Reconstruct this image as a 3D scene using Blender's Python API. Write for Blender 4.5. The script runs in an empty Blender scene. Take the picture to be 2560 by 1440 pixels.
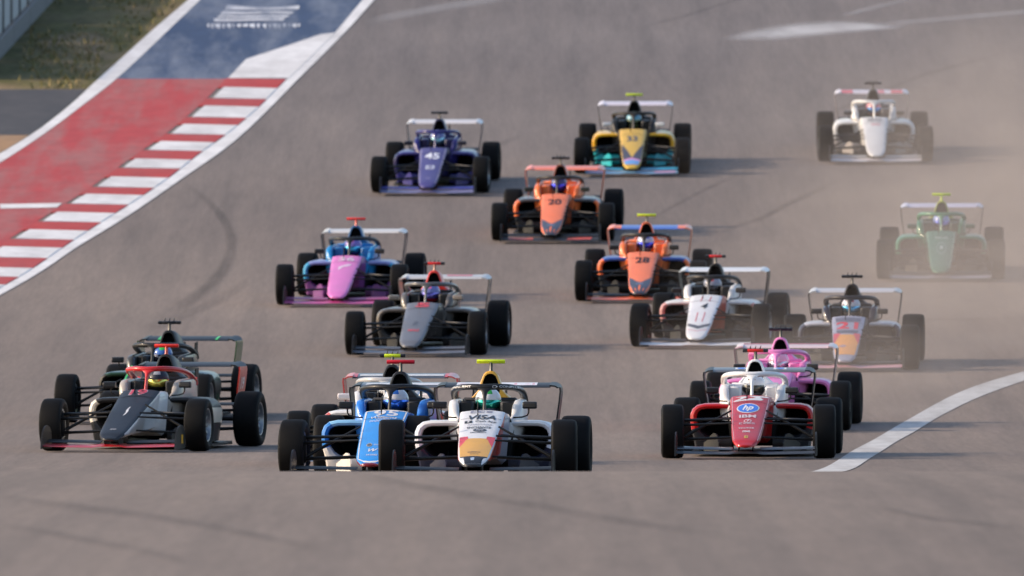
import bpy, bmesh, math, random
import numpy as np
from mathutils import Vector, Matrix
random.seed(7)
scene = bpy.context.scene
COL = scene.collection

# ------------------------------------------------------------------ camera
F = 600 / 36 * 2560            # focal length in pixels of the 2560 px wide photograph
cam = bpy.data.cameras.new('camera')
cam.lens = 600; cam.sensor_width = 36; cam.sensor_fit = 'HORIZONTAL'
cam.clip_start = 1; cam.clip_end = 6000
cam.dof.use_dof = True; cam.dof.focus_distance = 157; cam.dof.aperture_fstop = 8.0
camo = bpy.data.objects.new('camera', cam); COL.objects.link(camo)
camo.location = (0, 0, 0); camo.rotation_euler = (math.pi / 2, 0, 0)
scene.camera = camo

# ------------------------------------------------------------------ world and sun
SUN_EL, SUN_AZ = math.radians(24), math.radians(-90)     # azimuth from +Y, clockwise seen from above
world = bpy.data.worlds.new('World'); scene.world = world; world.use_nodes = True
wn = world.node_tree.nodes; wl = world.node_tree.links
bg = wn['Background']; sky = wn.new('ShaderNodeTexSky'); sky.sky_type = 'NISHITA'; sky.sun_disc = False
sky.sun_elevation = SUN_EL; sky.sun_rotation = SUN_AZ; sky.dust_density = 2.0; sky.air_density = 1.0
wl.new(sky.outputs[0], bg.inputs[0]); bg.inputs[1].default_value = 0.145
sun = bpy.data.lights.new('sun', 'SUN'); sun.energy = 2.6; sun.angle = math.radians(2.0); sun.color = (1.0, 0.77, 0.55)
suno = bpy.data.objects.new('sun', sun); COL.objects.link(suno)
sdir = Vector((math.sin(SUN_AZ) * math.cos(SUN_EL), math.cos(SUN_AZ) * math.cos(SUN_EL), math.sin(SUN_EL)))
suno.rotation_euler = sdir.to_track_quat('Z', 'Y').to_euler(); suno.location = (-30, 150, 40)
vs = scene.view_settings
vs.view_transform = 'Standard'; vs.look = 'None'; vs.exposure = 0.80; vs.gamma = 1.0; vs.use_curve_mapping = False
scene.cycles.use_denoising = True
scene.cycles.max_bounces = 8; scene.cycles.volume_bounces = 1
scene.cycles.volume_step_rate = 4.0; scene.cycles.volume_max_steps = 128
scene.render.film_transparent = False

# ------------------------------------------------------------------ terrain profile
TD = np.array([-60, 0, 40, 60, 80, 100, 115, 125, 138, 150, 160, 170, 180, 190, 200, 210, 220, 230, 240, 250, 260, 276, 296, 330, 400, 600, 2500], float)
TZ = np.array([-1.9, -1.75, -1.58, -1.47, -1.36, -1.275, -1.277, -1.348, -1.54, -1.70, -1.745, -1.715, -1.63, -1.46, -1.16, -.83, -.45, -.02, .53, 1.2, 1.95, 3.22, 5.0, 7.9, 12, 15, 15], float)
def _spline(x, y):
    n = len(x); h = np.diff(x); A = np.zeros((n, n)); b = np.zeros(n); A[0, 0] = A[-1, -1] = 1
    for i in range(1, n - 1):
        A[i, i - 1] = h[i - 1]; A[i, i] = 2 * (h[i - 1] + h[i]); A[i, i + 1] = h[i]
        b[i] = 3 * ((y[i + 1] - y[i]) / h[i] - (y[i] - y[i - 1]) / h[i - 1])
    c = np.linalg.solve(A, b)
    def f(v):
        v = min(max(v, x[0]), x[-1]); i = int(min(max(np.searchsorted(x, v) - 1, 0), n - 2)); t = v - x[i]
        bb = (y[i + 1] - y[i]) / h[i] - h[i] * (2 * c[i] + c[i + 1]) / 3; dd = (c[i + 1] - c[i]) / (3 * h[i])
        return float(y[i] + bb * t + c[i] * t * t + dd * t ** 3)
    return f
_zs = _spline(TD[:-3], TZ[:-3])
def gz(d):
    if d <= 330: return _zs(d)
    return float(np.interp(d, TD[-4:], TZ[-4:]))
def gslope(d): return (gz(d + .5) - gz(d - .5))
def dist_of(v, near=False):
    """distance at which the road surface is seen on image row v"""
    a = (720 - v) / F
    lo, hi = (45, 124) if near else (161, 345)
    for _ in range(50):
        m = (lo + hi) / 2
        if gz(m) / m < a: lo = m
        else: hi = m
    return (lo + hi) / 2
def at(u, v, near=False):
    d = dist_of(v, near); return ((u - 1280) / F * d, d)

# ------------------------------------------------------------------ materials
MATS = {}
def newmat(name):
    m = bpy.data.materials.new(name); m.use_nodes = True
    return m, m.node_tree.nodes, m.node_tree.links, m.node_tree.nodes['Principled BSDF']
def N(ns, t, **kw):
    n = ns.new(t)
    for k, v in kw.items(): setattr(n, k, v)
    return n
def texmap(ns, ls, scale, coord='Object'):
    tc = N(ns, 'ShaderNodeTexCoord'); mp = N(ns, 'ShaderNodeMapping'); mp.inputs['Scale'].default_value = scale
    ls.new(tc.outputs[coord], mp.inputs[0]); return mp.outputs[0]
def noise(ns, ls, vec, scale=1, detail=4, rough=.55):
    n = N(ns, 'ShaderNodeTexNoise'); n.inputs['Scale'].default_value = scale; n.inputs['Detail'].default_value = detail
    n.inputs['Roughness'].default_value = rough; ls.new(vec, n.inputs['Vector']); return n.outputs['Fac']
def ramp(ns, ls, fac, stops):
    r = N(ns, 'ShaderNodeValToRGB'); e = r.color_ramp.elements
    while len(e) < len(stops): e.new(.5)
    for i, (p, c) in enumerate(stops):
        e[i].position = p; e[i].color = (*c, 1) if len(c) == 3 else c
    ls.new(fac, r.inputs[0]); return r.outputs[0]
def mixc(ns, ls, fac, a, b, mode='MIX'):
    m = N(ns, 'ShaderNodeMix', data_type='RGBA', blend_type=mode)
    for s, v in ((m.inputs[0], fac), (m.inputs[6], a), (m.inputs[7], b)):
        if isinstance(v, (int, float)): s.default_value = v
        elif isinstance(v, tuple): s.default_value = (*v, 1)
        else: ls.new(v, s)
    return m.outputs[2]
def paint(col, rough=.28, metal=0.0, coat=.4):
    """car paint: even colour with a thin film of road dirt"""
    k = ('p', tuple(round(c, 3) for c in col), rough, metal, coat)
    if k in MATS: return MATS[k]
    m, ns, ls, b = newmat('paint')
    v = texmap(ns, ls, (3, 3, 3)); n1 = noise(ns, ls, v, 2.2, 5, .6); n2 = noise(ns, ls, v, 30, 3)
    dk = .05 if max(col) < .035 else .2
    dirt = ramp(ns, ls, n1, [(.42, (0, 0, 0)), (.85, (dk, dk, dk))])
    ls.new(mixc(ns, ls, dirt, tuple(col), (.16, .135, .115)), b.inputs['Base Color'])
    r = N(ns, 'ShaderNodeMapRange'); r.inputs[3].default_value = rough * .8; r.inputs[4].default_value = rough * 1.35
    ls.new(n2, r.inputs[0]); ls.new(r.outputs[0], b.inputs['Roughness'])
    if max(col) < .035: coat = .12; r.inputs[3].default_value = .38; r.inputs[4].default_value = .55; b.inputs['Specular IOR Level'].default_value = .3
    if max(col) >= .035: b.inputs['Specular IOR Level'].default_value = .35
    b.inputs['Metallic'].default_value = metal; b.inputs['Coat Weight'].default_value = coat; b.inputs['Coat Roughness'].default_value = .07
    MATS[k] = m; return m
def plain(col, rough=.5, metal=0.0, spec=.5):
    k = ('s', tuple(round(c, 3) for c in col), rough, metal, spec)
    if k in MATS: return MATS[k]
    m, ns, ls, b = newmat('surface')
    v = texmap(ns, ls, (5, 5, 5)); n1 = noise(ns, ls, v, 3, 4)
    c2 = tuple(c * .7 for c in col)
    ls.new(ramp(ns, ls, n1, [(.3, c2), (.7, tuple(col))]), b.inputs['Base Color'])
    b.inputs['Roughness'].default_value = rough; b.inputs['Metallic'].default_value = metal; b.inputs['Specular IOR Level'].default_value = spec
    MATS[k] = m; return m

def asphalt():
    m, ns, ls, b = newmat('asphalt')
    v0 = texmap(ns, ls, (1, 1, 1)); vs_ = texmap(ns, ls, (.9, .035, 1)); vb = texmap(ns, ls, (.12, .03, 1))
    tilt = N(ns, 'ShaderNodeMapping'); tilt.inputs['Rotation'].default_value = (0, 0, math.radians(-3.2)); tilt.inputs['Scale'].default_value = (2.3, .018, 1)
    tc = N(ns, 'ShaderNodeTexCoord'); ls.new(tc.outputs['Object'], tilt.inputs[0])
    streak = noise(ns, ls, tilt.outputs[0], 1.0, 5, .6); big = noise(ns, ls, vb, 1.0, 3, .5); grain = noise(ns, ls, v0, 55, 2, .7); mid = noise(ns, ls, texmap(ns, ls, (1.6, .10, 1)), 1.6, 5, .65)
    c = ramp(ns, ls, big, [(.3, (.166, .136, .121)), (.7, (.210, .172, .150))])
    c = mixc(ns, ls, 1.0, c, ramp(ns, ls, streak, [(.30, (.82, .83, .84)), (.5, (.99, .99, .99)), (.70, (1.09, 1.08, 1.06))]), 'MULTIPLY')
    c = mixc(ns, ls, 1.0, c, ramp(ns, ls, mid, [(.3, (.93, .93, .93)), (.7, (1.05, 1.05, 1.05))]), 'MULTIPLY')
    c = mixc(ns, ls, 1.0, c, ramp(ns, ls, grain, [(.3, (.82, .82, .82)), (.7, (1.16, 1.16, 1.16))]), 'MULTIPLY')
    gs = noise(ns, ls, texmap(ns, ls, (16, .55, 1)), 1.0, 3, .75)
    c = mixc(ns, ls, 1.0, c, ramp(ns, ls, gs, [(.3, (.89, .89, .89)), (.7, (1.10, 1.10, 1.10))]), 'MULTIPLY')
    # tone turns bluer and slightly darker further up the hill
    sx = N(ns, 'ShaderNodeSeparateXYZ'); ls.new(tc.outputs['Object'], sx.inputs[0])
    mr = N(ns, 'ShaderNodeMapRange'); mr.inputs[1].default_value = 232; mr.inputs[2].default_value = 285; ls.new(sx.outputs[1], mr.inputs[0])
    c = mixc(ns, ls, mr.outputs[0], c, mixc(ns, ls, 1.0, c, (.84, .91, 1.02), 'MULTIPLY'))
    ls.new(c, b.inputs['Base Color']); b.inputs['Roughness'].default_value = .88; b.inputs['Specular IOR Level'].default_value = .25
    bp = N(ns, 'ShaderNodeBump'); bp.inputs['Strength'].default_value = .25; bp.inputs['Distance'].default_value = .01
    ls.new(grain, bp.inputs['Height']); ls.new(bp.outputs[0], b.inputs['Normal'])
    return m
def roadpaint(col, wear=.35, wearcol=(.2, .18, .17), streak=False):
    m, ns, ls, b = newmat('road_paint')
    v = texmap(ns, ls, (1.6, .10, 1)) if streak else texmap(ns, ls, (1, .3, 1))
    v2 = texmap(ns, ls, (1, .4, 1))
    a = noise(ns, ls, v, 1.3, 6, .62); g = noise(ns, ls, v2, 3.5, 4, .6)
    f = ramp(ns, ls, a, [(.40, (0, 0, 0)), (.64, (wear, wear, wear))])
    c = mixc(ns, ls, f, tuple(col), tuple(wearcol))
    c = mixc(ns, ls, 1.0, c, ramp(ns, ls, g, [(.3, (.86, .86, .86)), (.7, (1.08, 1.08, 1.08))]), 'MULTIPLY')
    ls.new(c, b.inputs['Base Color']); b.inputs['Roughness'].default_value = .7; b.inputs['Specular IOR Level'].default_value = .3
    return m
def fadedmark(col, strength, scale=(1, .15, 1)):
    """rubber or worn paint lying thinly on the asphalt; UV x runs along, y across"""
    m, ns, ls, b = newmat('worn_mark')
    tc = N(ns, 'ShaderNodeTexCoord'); sp = N(ns, 'ShaderNodeSeparateXYZ'); ls.new(tc.outputs['UV'], sp.inputs[0])
    def hump(s, p):
        a = N(ns, 'ShaderNodeMath', operation='SUBTRACT'); ls.new(s, a.inputs[0]); a.inputs[1].default_value = .5
        ab = N(ns, 'ShaderNodeMath', operation='ABSOLUTE'); ls.new(a.outputs[0], ab.inputs[0])
        mr = N(ns, 'ShaderNodeMapRange'); mr.interpolation_type = 'SMOOTHSTEP'; mr.inputs[1].default_value = .5; mr.inputs[2].default_value = p; ls.new(ab.outputs[0], mr.inputs[0]); return mr.outputs[0]
    h = N(ns, 'ShaderNodeMath', operation='MULTIPLY'); ls.new(hump(sp.outputs[0], .25), h.inputs[0]); ls.new(hump(sp.outputs[1], .12), h.inputs[1])
    n = noise(ns, ls, texmap(ns, ls, scale), 1.6, 5, .6)
    r = ramp(ns, ls, n, [(.25, (.35, .35, .35)), (.65, (1, 1, 1))])
    h2 = N(ns, 'ShaderNodeMath', operation='MULTIPLY'); ls.new(h.outputs[0], h2.inputs[0]); ls.new(r, h2.inputs[1])
    h3 = N(ns, 'ShaderNodeMath', operation='MULTIPLY'); ls.new(h2.outputs[0], h3.inputs[0]); h3.inputs[1].default_value = strength
    b.inputs['Base Color'].default_value = (*col, 1); b.inputs['Roughness'].default_value = .8
    tr = N(ns, 'ShaderNodeBsdfTransparent'); mx = N(ns, 'ShaderNodeMixShader')
    ls.new(h3.outputs[0], mx.inputs[0]); ls.new(tr.outputs[0], mx.inputs[1]); ls.new(b.outputs[0], mx.inputs[2])
    ls.new(mx.outputs[0], ns['Material Output'].inputs['Surface']); return m
def groundmat():
    m, ns, ls, b = newmat('dry_grass_ground')
    v = texmap(ns, ls, (1, .28, 1)); a = noise(ns, ls, v, .55, 5, .6); c_ = noise(ns, ls, v, 2.4, 6, .7)
    c = ramp(ns, ls, a, [(.34, (.19, .15, .08)), (.48, (.11, .105, .042)), (.60, (.22, .165, .095)), (.74, (.26, .19, .12))])
    c = mixc(ns, ls, 1.0, c, ramp(ns, ls, c_, [(.3, (.6, .6, .6)), (.7, (1.25, 1.25, 1.25))]), 'MULTIPLY')
    ls.new(c, b.inputs['Base Color']); b.inputs['Roughness'].default_value = .95; b.inputs['Specular IOR Level'].default_value = .1
    return m

# ------------------------------------------------------------------ mesh building
class MB:
    def __init__(s): s.v = []; s.f = []; s.m = []
    def face(s, idx, m=0): s.f.append(tuple(idx)); s.m.append(m)
    def pt(s, p): s.v.append(tuple(p)); return len(s.v) - 1
    def ring(s, pts): return [s.pt(p) for p in pts]
    def bridge(s, a, b, m=0, closed=True, flip=False):
        n = len(a)
        for i in range(n if closed else n - 1):
            j = (i + 1) % n; q = (a[i], a[j], b[j], b[i])
            s.face(q[::-1] if flip else q, m[i] if isinstance(m, (list, tuple)) else m)
    def loft(s, rings, m=0, closed=True, cap0=None, cap1=None, flip=False):
        R = [s.ring(r) for r in rings]
        for a, b in zip(R, R[1:]): s.bridge(a, b, m, closed, flip)
        if cap0 is not None: s.face(R[0][::-1] if not flip else R[0], cap0)
        if cap1 is not None: s.face(R[-1] if not flip else R[-1][::-1], cap1)
        return R
    def box(s, x0, x1, y0, y1, z0, z1, m=0, bev=0):
        if bev:
            b = bev
            def rr(z, i): return [(x0 + b, y0 + i, z), (x1 - b, y0 + i, z), (x1 - i, y0 + b, z), (x1 - i, y1 - b, z), (x1 - b, y1 - i, z), (x0 + b, y1 - i, z), (x0 + i, y1 - b, z), (x0 + i, y0 + b, z)]
            s.loft([rr(z0, b * .6), rr(z0 + b * .6, 0), rr(z1 - b * .6, 0), rr(z1, b * .6)], m, True, m, m); return
        i = s.ring([(x0, y0, z0), (x1, y0, z0), (x1, y1, z0), (x0, y1, z0), (x0, y0, z1), (x1, y0, z1), (x1, y1, z1), (x0, y1, z1)])
        for q in ((3, 2, 1, 0), (4, 5, 6, 7), (0, 1, 5, 4), (1, 2, 6, 5), (2, 3, 7, 6), (3, 0, 4, 7)): s.face([i[k] for k in q], m)
    def tube(s, path, rad, n=8, m=0, sy=1.0, up=Vector((0, 0, 1))):
        P = [Vector(p) for p in path]; rings = []
        for i, p in enumerate(P):
            t = (P[min(i + 1, len(P) - 1)] - P[max(i - 1, 0)]).normalized()
            a = t.cross(up)
            if a.length < 1e-3: a = t.cross(Vector((0, 1, 0)))
            a.normalize(); b = t.cross(a).normalized(); r = rad[i] if isinstance(rad, (list, tuple)) else rad
            rw, rh = r if isinstance(r, tuple) else (r, r * sy)
            rings.append([p + a * math.cos(2 * math.pi * k / n) * rw + b * math.sin(2 * math.pi * k / n) * rh for k in range(n)])
        s.loft(rings, m, True, m, m, flip=True)
    def lathe_x(s, prof, n=32, m=0, cx=0, cy=0, cz=0):
        """prof: (x, r) pairs, axis along x"""
        R = []
        for k in range(n):
            a = 2 * math.pi * k / n
            R.append(s.ring([(cx + x, cy + r * math.cos(a), cz + r * math.sin(a)) for x, r in prof]))
        for k in range(n): s.bridge(R[k], R[(k + 1) % n], m, closed=False)
    def mesh(s, name, smooth=35, nslot=None):
        me = bpy.data.meshes.new(name); me.from_pydata(s.v, [], s.f); me.polygons.foreach_set('material_index', s.m)
        bm = bmesh.new(); bm.from_mesh(me); bmesh.ops.recalc_face_normals(bm, faces=bm.faces); bm.to_mesh(me); bm.free()
        if smooth: me.shade_smooth(); me.set_sharp_from_angle(angle=math.radians(smooth))
        for _ in range(nslot or (max(s.m) + 1)): me.materials.append(None)
        return me
def mirror(me, name=None):
    m2 = me.copy()
    if name: m2.name = name
    bm = bmesh.new(); bm.from_mesh(m2)
    for v in bm.verts: v.co.x = -v.co.x
    bmesh.ops.reverse_faces(bm, faces=bm.faces); bm.to_mesh(m2); bm.free(); return m2
def link(name, me, parent=None, mats=None, **props):
    o = bpy.data.objects.new(name, me); COL.objects.link(o)
    if parent: o.parent = parent
    if mats:
        for i, mt in enumerate(mats):
            if i < len(o.material_slots): o.material_slots[i].link = 'OBJECT'; o.material_slots[i].material = mt
    for k, v in props.items(): o[k] = v
    return o
def empty(name, **props):
    o = bpy.data.objects.new(name, None); COL.objects.link(o); o.empty_display_size = .3
    for k, v in props.items(): o[k] = v
    return o

# ------------------------------------------------------------------ ground, track, paint
def px(poly):
    P = sorted([at(u, v) for u, v in poly], key=lambda p: p[1]); d = np.array([p[1] for p in P]); x = np.array([p[0] for p in P])
    def f(t):
        if t < d[0]: return float(x[0] + (t - d[0]) * (x[1] - x[0]) / (d[1] - d[0]) * .8)
        if t > d[-1]: return float(x[-1] + (t - d[-1]) * (x[-1] - x[-2]) / (d[-1] - d[-2]))
        return float(np.interp(t, d, x))
    return f
xE = px([(937, 0), (874, 71), (742, 202), (615, 330), (562, 375), (446, 454), (322, 540), (192, 618), (96, 685), (0, 739)])
xR = px([(907, 0), (836, 86), (716, 200), (637, 281), (559, 345), (506, 380), (431, 442), (319, 517), (250, 560), (167, 614), (46, 697), (0, 722)])
xL = px([(566, 197), (514, 251), (461, 298), (409, 341), (352, 379), (289, 424), (225, 472), (157, 514), (90, 556), (17, 602), (-60, 650), (-140, 695)])
xF = px([(502, 0), (416, 82), (292, 199), (210, 262), (131, 322), (60, 371), (0, 409), (-90, 462)])
xO = px([(472, 0), (375, 82), (244, 200), (169, 270), (82, 337), (0, 386), (-100, 443)])
def smoothfn(f, w=4.0): return lambda t: sum(f(t + w * k / 4) for k in range(-2, 3)) / 5
xE, xR, xL, xF, xO = map(smoothfn, (xE, xR, xL, xF, xO))

def strip(name, xa, xb, d0, d1, off, mat, kind='structure', parent=None, step=1.0, cols=1):
    n = max(2, int(math.ceil((d1 - d0) / step)) + 1); mb = MB(); rows = []
    for i in range(n):
        d = d0 + (d1 - d0) * i / (n - 1); a = xa(d) if callable(xa) else xa; b = xb(d) if callable(xb) else xb
        rows.append(mb.ring([(a + (b - a) * k / cols, d, gz(d) + off) for k in range(cols + 1)]))
    for a, b in zip(rows, rows[1:]): mb.bridge(a, b, 0, closed=False)
    me = mb.mesh(name, smooth=180); 
    if me.polygons and me.polygons[0].normal.z < 0:
        me.flip_normals()
    o = link(name, me, parent, [mat])
    if kind: o['kind'] = kind
    return o
M_AS = asphalt(); M_GR = groundmat()
M_WHITE = roadpaint((.72, .72, .73), .25); M_RED = roadpaint((.40, .042, .042), .65, (.29, .15, .14), True); M_REDB = roadpaint((.42, .04, .035), .25, (.25, .1, .1))
M_BLUE = roadpaint((.034, .060, .128), .62, (.20, .23, .29), True); M_LINE = roadpaint((.50, .50, .50), .5, (.26, .24, .23), True)
ds = list(np.arange(-60, 330, 1.0)) + [330, 345, 365, 400, 460, 600, 1000, 2500]
mb = MB(); rows = []
for d in ds: rows.append(mb.ring([(x, d, gz(d)) for x in (-900, -200, -60, -25, -12, -8, -4, 0, 12, 40, 200, 900)]))
for a, b in zip(rows, rows[1:]): mb.bridge(a, b, 0, closed=False)
me = mb.mesh('ground', smooth=180)
if me.polygons[0].normal.z < 0: me.flip_normals()
link('ground', me, None, [M_GR], kind='structure')
strip('race_track', lambda d: xO(max(d, 215)) + .04 if d > 215 else -30, 60.0, -60, 330, .005, M_AS, cols=6)

# paint on the left: edge line, red and blue run-off, outer line
strip('track_edge_line', xR, xE, 205, 320, .013, M_WHITE)
dB = dist_of(198.5)
strip('painted_runoff', xF, xL, 212, dB, .010, M_RED)
strip('painted_runoff', xF, xR, dB, 320, .010, M_BLUE)
strip('runoff_edge_line', xO, xF, 212, 320, .014, M_WHITE)
def ground_poly(name, pts, off, mat, near=False, uvpath=False):
    P = [at(u, v, near) for u, v in pts]; bm = bmesh.new()
    bm.faces.new([bm.verts.new((x, d, 0)) for x, d in P]); bmesh.ops.triangulate(bm, faces=bm.faces)
    for _ in range(6):
        e = [e for e in bm.edges if abs(e.verts[0].co.y - e.verts[1].co.y) > 1.2]
        if not e: break
        bmesh.ops.subdivide_edges(bm, edges=e, cuts=1); bmesh.ops.triangulate(bm, faces=[f for f in bm.faces if len(f.verts) > 3])
    for v in bm.verts: v.co.z = gz(v.co.y) + off
    bmesh.ops.recalc_face_normals(bm, faces=bm.faces)
    if sum(f.normal.z for f in bm.faces) < 0: bmesh.ops.reverse_faces(bm, faces=bm.faces)
    me = bpy.data.meshes.new(name); bm.to_mesh(me); bm.free(); me.materials.append(mat)
    return link(name, me, None, None, kind='structure')
ground_poly('paint_wedge', [(838, 84), (802, 88), (615, 150), (570, 197.5), (722, 197.5)], .0165, M_WHITE)
ground_poly('painted_line', [(0, 513), (155, 510), (143, 521), (0, 524)], .0165, M_WHITE)
M_LOGO = roadpaint((.62, .64, .68), .7, (.12, .16, .25), True)
for q in ([(568, 15), (645, 21), (700, 20), (749, 16), (747, 25), (690, 26), (640, 27), (562, 26)],
          [(557, 29), (620, 32), (690, 29), (735, 31), (730, 37), (660, 36), (610, 38), (549, 39)],
          [(548, 41), (600, 42), (660, 40), (725, 40), (717, 45.5), (640, 46), (595, 46.5), (541, 46)],
          [(534, 48.5), (590, 50), (660, 48), (714, 47), (707, 54), (640, 53.5), (590, 55), (536, 56)]):
    ground_poly('painted_logo_stripe', q, .0165, M_LOGO)
x = 515
random.seed(3)
while x < 745:
    w = random.uniform(5, 15)
    ground_poly('painted_lettering', [(x + 3, 61 + random.random() * 2), (x + w + 2, 61), (x + w, 69 + random.random() * 6), (x + random.random() * 4, 68)], .0165, M_LOGO); x += w + random.uniform(2, 5)

# kerb with its separate blocks
kerb = empty('kerb', kind='structure')
kerb.location = (xL(250), 250, gz(250)); bpy.context.view_layer.update(); KI = kerb.matrix_world.inverted()
def kerb_block(name, d0, d1, mat, inset, h):
    mb = MB(); rings = []; n = 5
    for i in range(n):
        d = d0 + (d1 - d0) * i / (n - 1); z = gz(d); a = xL(d) + inset; b = xR(d) + .004; e = .0 if 0 < i < n - 1 else .006
        P = [(a, d, z + .008), (a + .03, d, z + .012 + h - e), (a + .3 * (b - a), d, z + .012 + h * .85 - e), (b - .02, d, z + .022 - e), (b, d, z + .006)]
        rings.append([KI @ Vector(p) for p in P])
    mb.loft(rings, 0, True, 0, 0); return link(name, mb.mesh(name, 30), kerb, [mat])
WB = [(222.5, 249.6), (269, 296.7), (315, 339), (358, 379.6), (401.7, 423.8), (446.7, 471.7), (490, 514), (535, 558), (579, 601.7), (621.7, 647.5), (672.5, 694.6), (714, 740), (757, 781)]
prev = 199.5
for a, b in WB:
    kerb_block('kerb_block', dist_of(a) + .02, dist_of(prev) - .02, M_REDB, .0, .022)
    kerb_block('kerb_block', dist_of(b) + .02, dist_of(a) - .02, M_WHITE, .09, .030); prev = b

# right-hand edge line and worn markings
def ribbon(name, left, right, off, mat, near=False, kind='structure'):
    def rs(P, n=26):
        P = [Vector(at(u, v, near)) for u, v in P]; L = [0]
        for a, b in zip(P, P[1:]): L.append(L[-1] + (b - a).length)
        out = []
        for k in range(n):
            t = L[-1] * k / (n - 1); i = max(0, min(len(P) - 2, int(np.searchsorted(L, t)) - 1)); w = (t - L[i]) / max(1e-6, L[i + 1] - L[i]); out.append(P[i].lerp(P[i + 1], w))
        for _ in range(2): out = [out[0]] + [(out[j - 1] + out[j] * 2 + out[j + 1]) / 4 for j in range(1, n - 1)] + [out[-1]]
        return out
    A, B = rs(left), rs(right); me = bpy.data.meshes.new(name); vs_, fs, uv = [], [], []; n = len(A); K = 4
    for i in range(n):
        for k in range(K + 1):
            p = A[i].lerp(B[i], k / K); vs_.append((p.x, p.y, gz(p.y) + off)); uv.append((i / (n - 1), k / K))
    for i in range(n - 1):
        for k in range(K): j = i * (K + 1) + k; fs.append((j, j + 1, j + K + 2, j + K + 1))
    me.from_pydata(vs_, [], fs); ul = me.uv_layers.new(name='UVMap')
    for lp in me.loops: ul.data[lp.index].uv = uv[lp.vertex_index]
    if me.polygons[0].normal.z < 0: me.flip_normals()
    me.shade_smooth(); me.materials.append(mat); return link(name, me, None, None, kind=kind)
ribbon('edge_line', [(2640, 908), (2560, 930), (2420, 970), (2330, 1015), (2240, 1066), (2130, 1128), (2045, 1180), (2025, 1193)],
       [(2640, 930), (2560, 952), (2430, 1000), (2340, 1045), (2240, 1105), (2170, 1150), (2125, 1180), (2105, 1193)], .010, M_LINE)
def band(cx, w):
    L, R = [], []
    for i, (u, v) in enumerate(cx):
        a = cx[max(0, i - 1)]; b = cx[min(len(cx) - 1, i + 1)]; tx, ty = b[0] - a[0], b[1] - a[1]; l = math.hypot(tx, ty); ww = w[i] if isinstance(w, list) else w
        L.append((u - ty / l * ww / 2, v + tx / l * ww / 2)); R.append((u + ty / l * ww / 2, v - tx / l * ww / 2))
    return L, R
M_RUB = fadedmark((.05, .047, .047), .28, (2.2, .15, 1)); M_RUB2 = fadedmark((.06, .057, .058), .18, (2.2, .15, 1)); M_RUB3 = fadedmark((.06, .056, .056), .20, (2.0, .12, 1)); M_OLD = fadedmark((.55, .55, .57), .75, (.6, .2, 1)); M_OLD2 = fadedmark((.5, .5, .52), .33, (.6, .2, 1))
for cx, w, mt in (
    ([(430, 440), (480, 470), (530, 512), (566, 556), (583, 605), (575, 650), (545, 695), (500, 735), (440, 775), (370, 810)], [14, 18, 24, 34, 42, 44, 40, 38, 40, 44], M_RUB),
    ([(640, 690), (600, 720), (520, 765), (420, 805), (330, 840)], 30, M_RUB2),
    ([(1590, 72), (1700, 45), (1840, 0), (1900, -20)], 9, M_RUB2),
    ([(1600, 565), (1656, 532), (1731, 491), (1825, 446), (1900, 420)], 12, M_RUB2),
    ([(1780, 590), (1833, 569), (1914, 544), (1972, 511), (2050, 475)], 14, M_RUB2),
    ([(1880, 560), (1960, 515), (2040, 480), (2120, 440)], 18, M_RUB2),
    ([(900, 470), (1000, 440), (1150, 400), (1330, 330)], 16, M_RUB2),
    ([(2000, 310), (2150, 255), (2300, 190), (2560, 120)], 14, M_RUB2),
    ([(2330, 700), (2400, 620), (2470, 500), (2560, 420)], 22, M_RUB2),
    ([(2180, 820), (2300, 800), (2420, 800), (2560, 795)], 8, M_RUB2)):
    L, R = band(cx, w); ribbon('skid_mark', L, R, .009, mt)
for cx, w in (([(-60, 1236), (60, 1254), (200, 1272), (400, 1298), (520, 1318), (680, 1350), (900, 1400)], 24), ([(860, 1192), (1000, 1214), (1150, 1238), (1320, 1264), (1500, 1298), (1700, 1328), (2000, 1368)], 26),
              ([(-40, 1310), (150, 1340), (380, 1385), (520, 1425)], 22), ([(2180, 1270), (2330, 1300), (2600, 1330)], 14)):
    L, R = band(cx, w); ribbon('skid_mark', L, R, .009, M_RUB3, near=True)
ribbon('worn_line', [(1790, 98), (1850, 76), (1960, 56), (2080, 48), (2200, 58), (2290, 68)], [(1790, 103), (1850, 106), (1960, 104), (2080, 93), (2200, 80), (2290, 72)], .010, M_OLD)
L, R = band([(2080, 48), (2160, 26), (2270, 0), (2400, -30)], 15); ribbon('worn_line', L, R, .0115, M_OLD2)
L, R = band([(2150, 66), (2280, 56), (2420, 44), (2640, 24)], 18); ribbon('worn_line', L, R, .0125, M_OLD2)
L, R = band([(890, 62), (1040, 30), (1200, 5), (1330, -15)], 26); ribbon('worn_line', L, R, .010, M_OLD2)

# left verge: service road, dirt, grass, barrier wall
strip('service_road', lambda d: -30.0, lambda d: xO(d) - .03, dist_of(338), dist_of(224), .006, roadpaint((.046, .042, .043), .5, (.085, .075, .072)))
strip('dirt_patch', lambda d: -30.0, lambda d: xO(d) - .03, dist_of(400), dist_of(338) - .02, .004, roadpaint((.34, .20, .095), .5, (.22, .16, .11)))
random.seed(11); mb = MB()
for i in range(26000):
    d = random.uniform(dist_of(222), 325); x0 = -16.0; x = random.uniform(x0, xO(d) - .12)
    if abs(x + 8.4) < .25: continue
    if (math.sin(x * 1.3 + d * .33) + math.sin(x * .7 - d * .51 + 2) + random.gauss(0, .7)) < -.1: continue
    z = gz(d); h = random.uniform(.03, .11); a = random.uniform(0, math.pi); w = random.uniform(.012, .03); lx, ly = random.gauss(0, .03), random.gauss(0, .03); c, s = math.cos(a) * w, math.sin(a) * w
    mb.face(mb.ring([(x - c, d - s, z), (x + c, d + s, z), (x + lx, d + ly, z + h)]), random.choice((0, 0, 1)))
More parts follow.
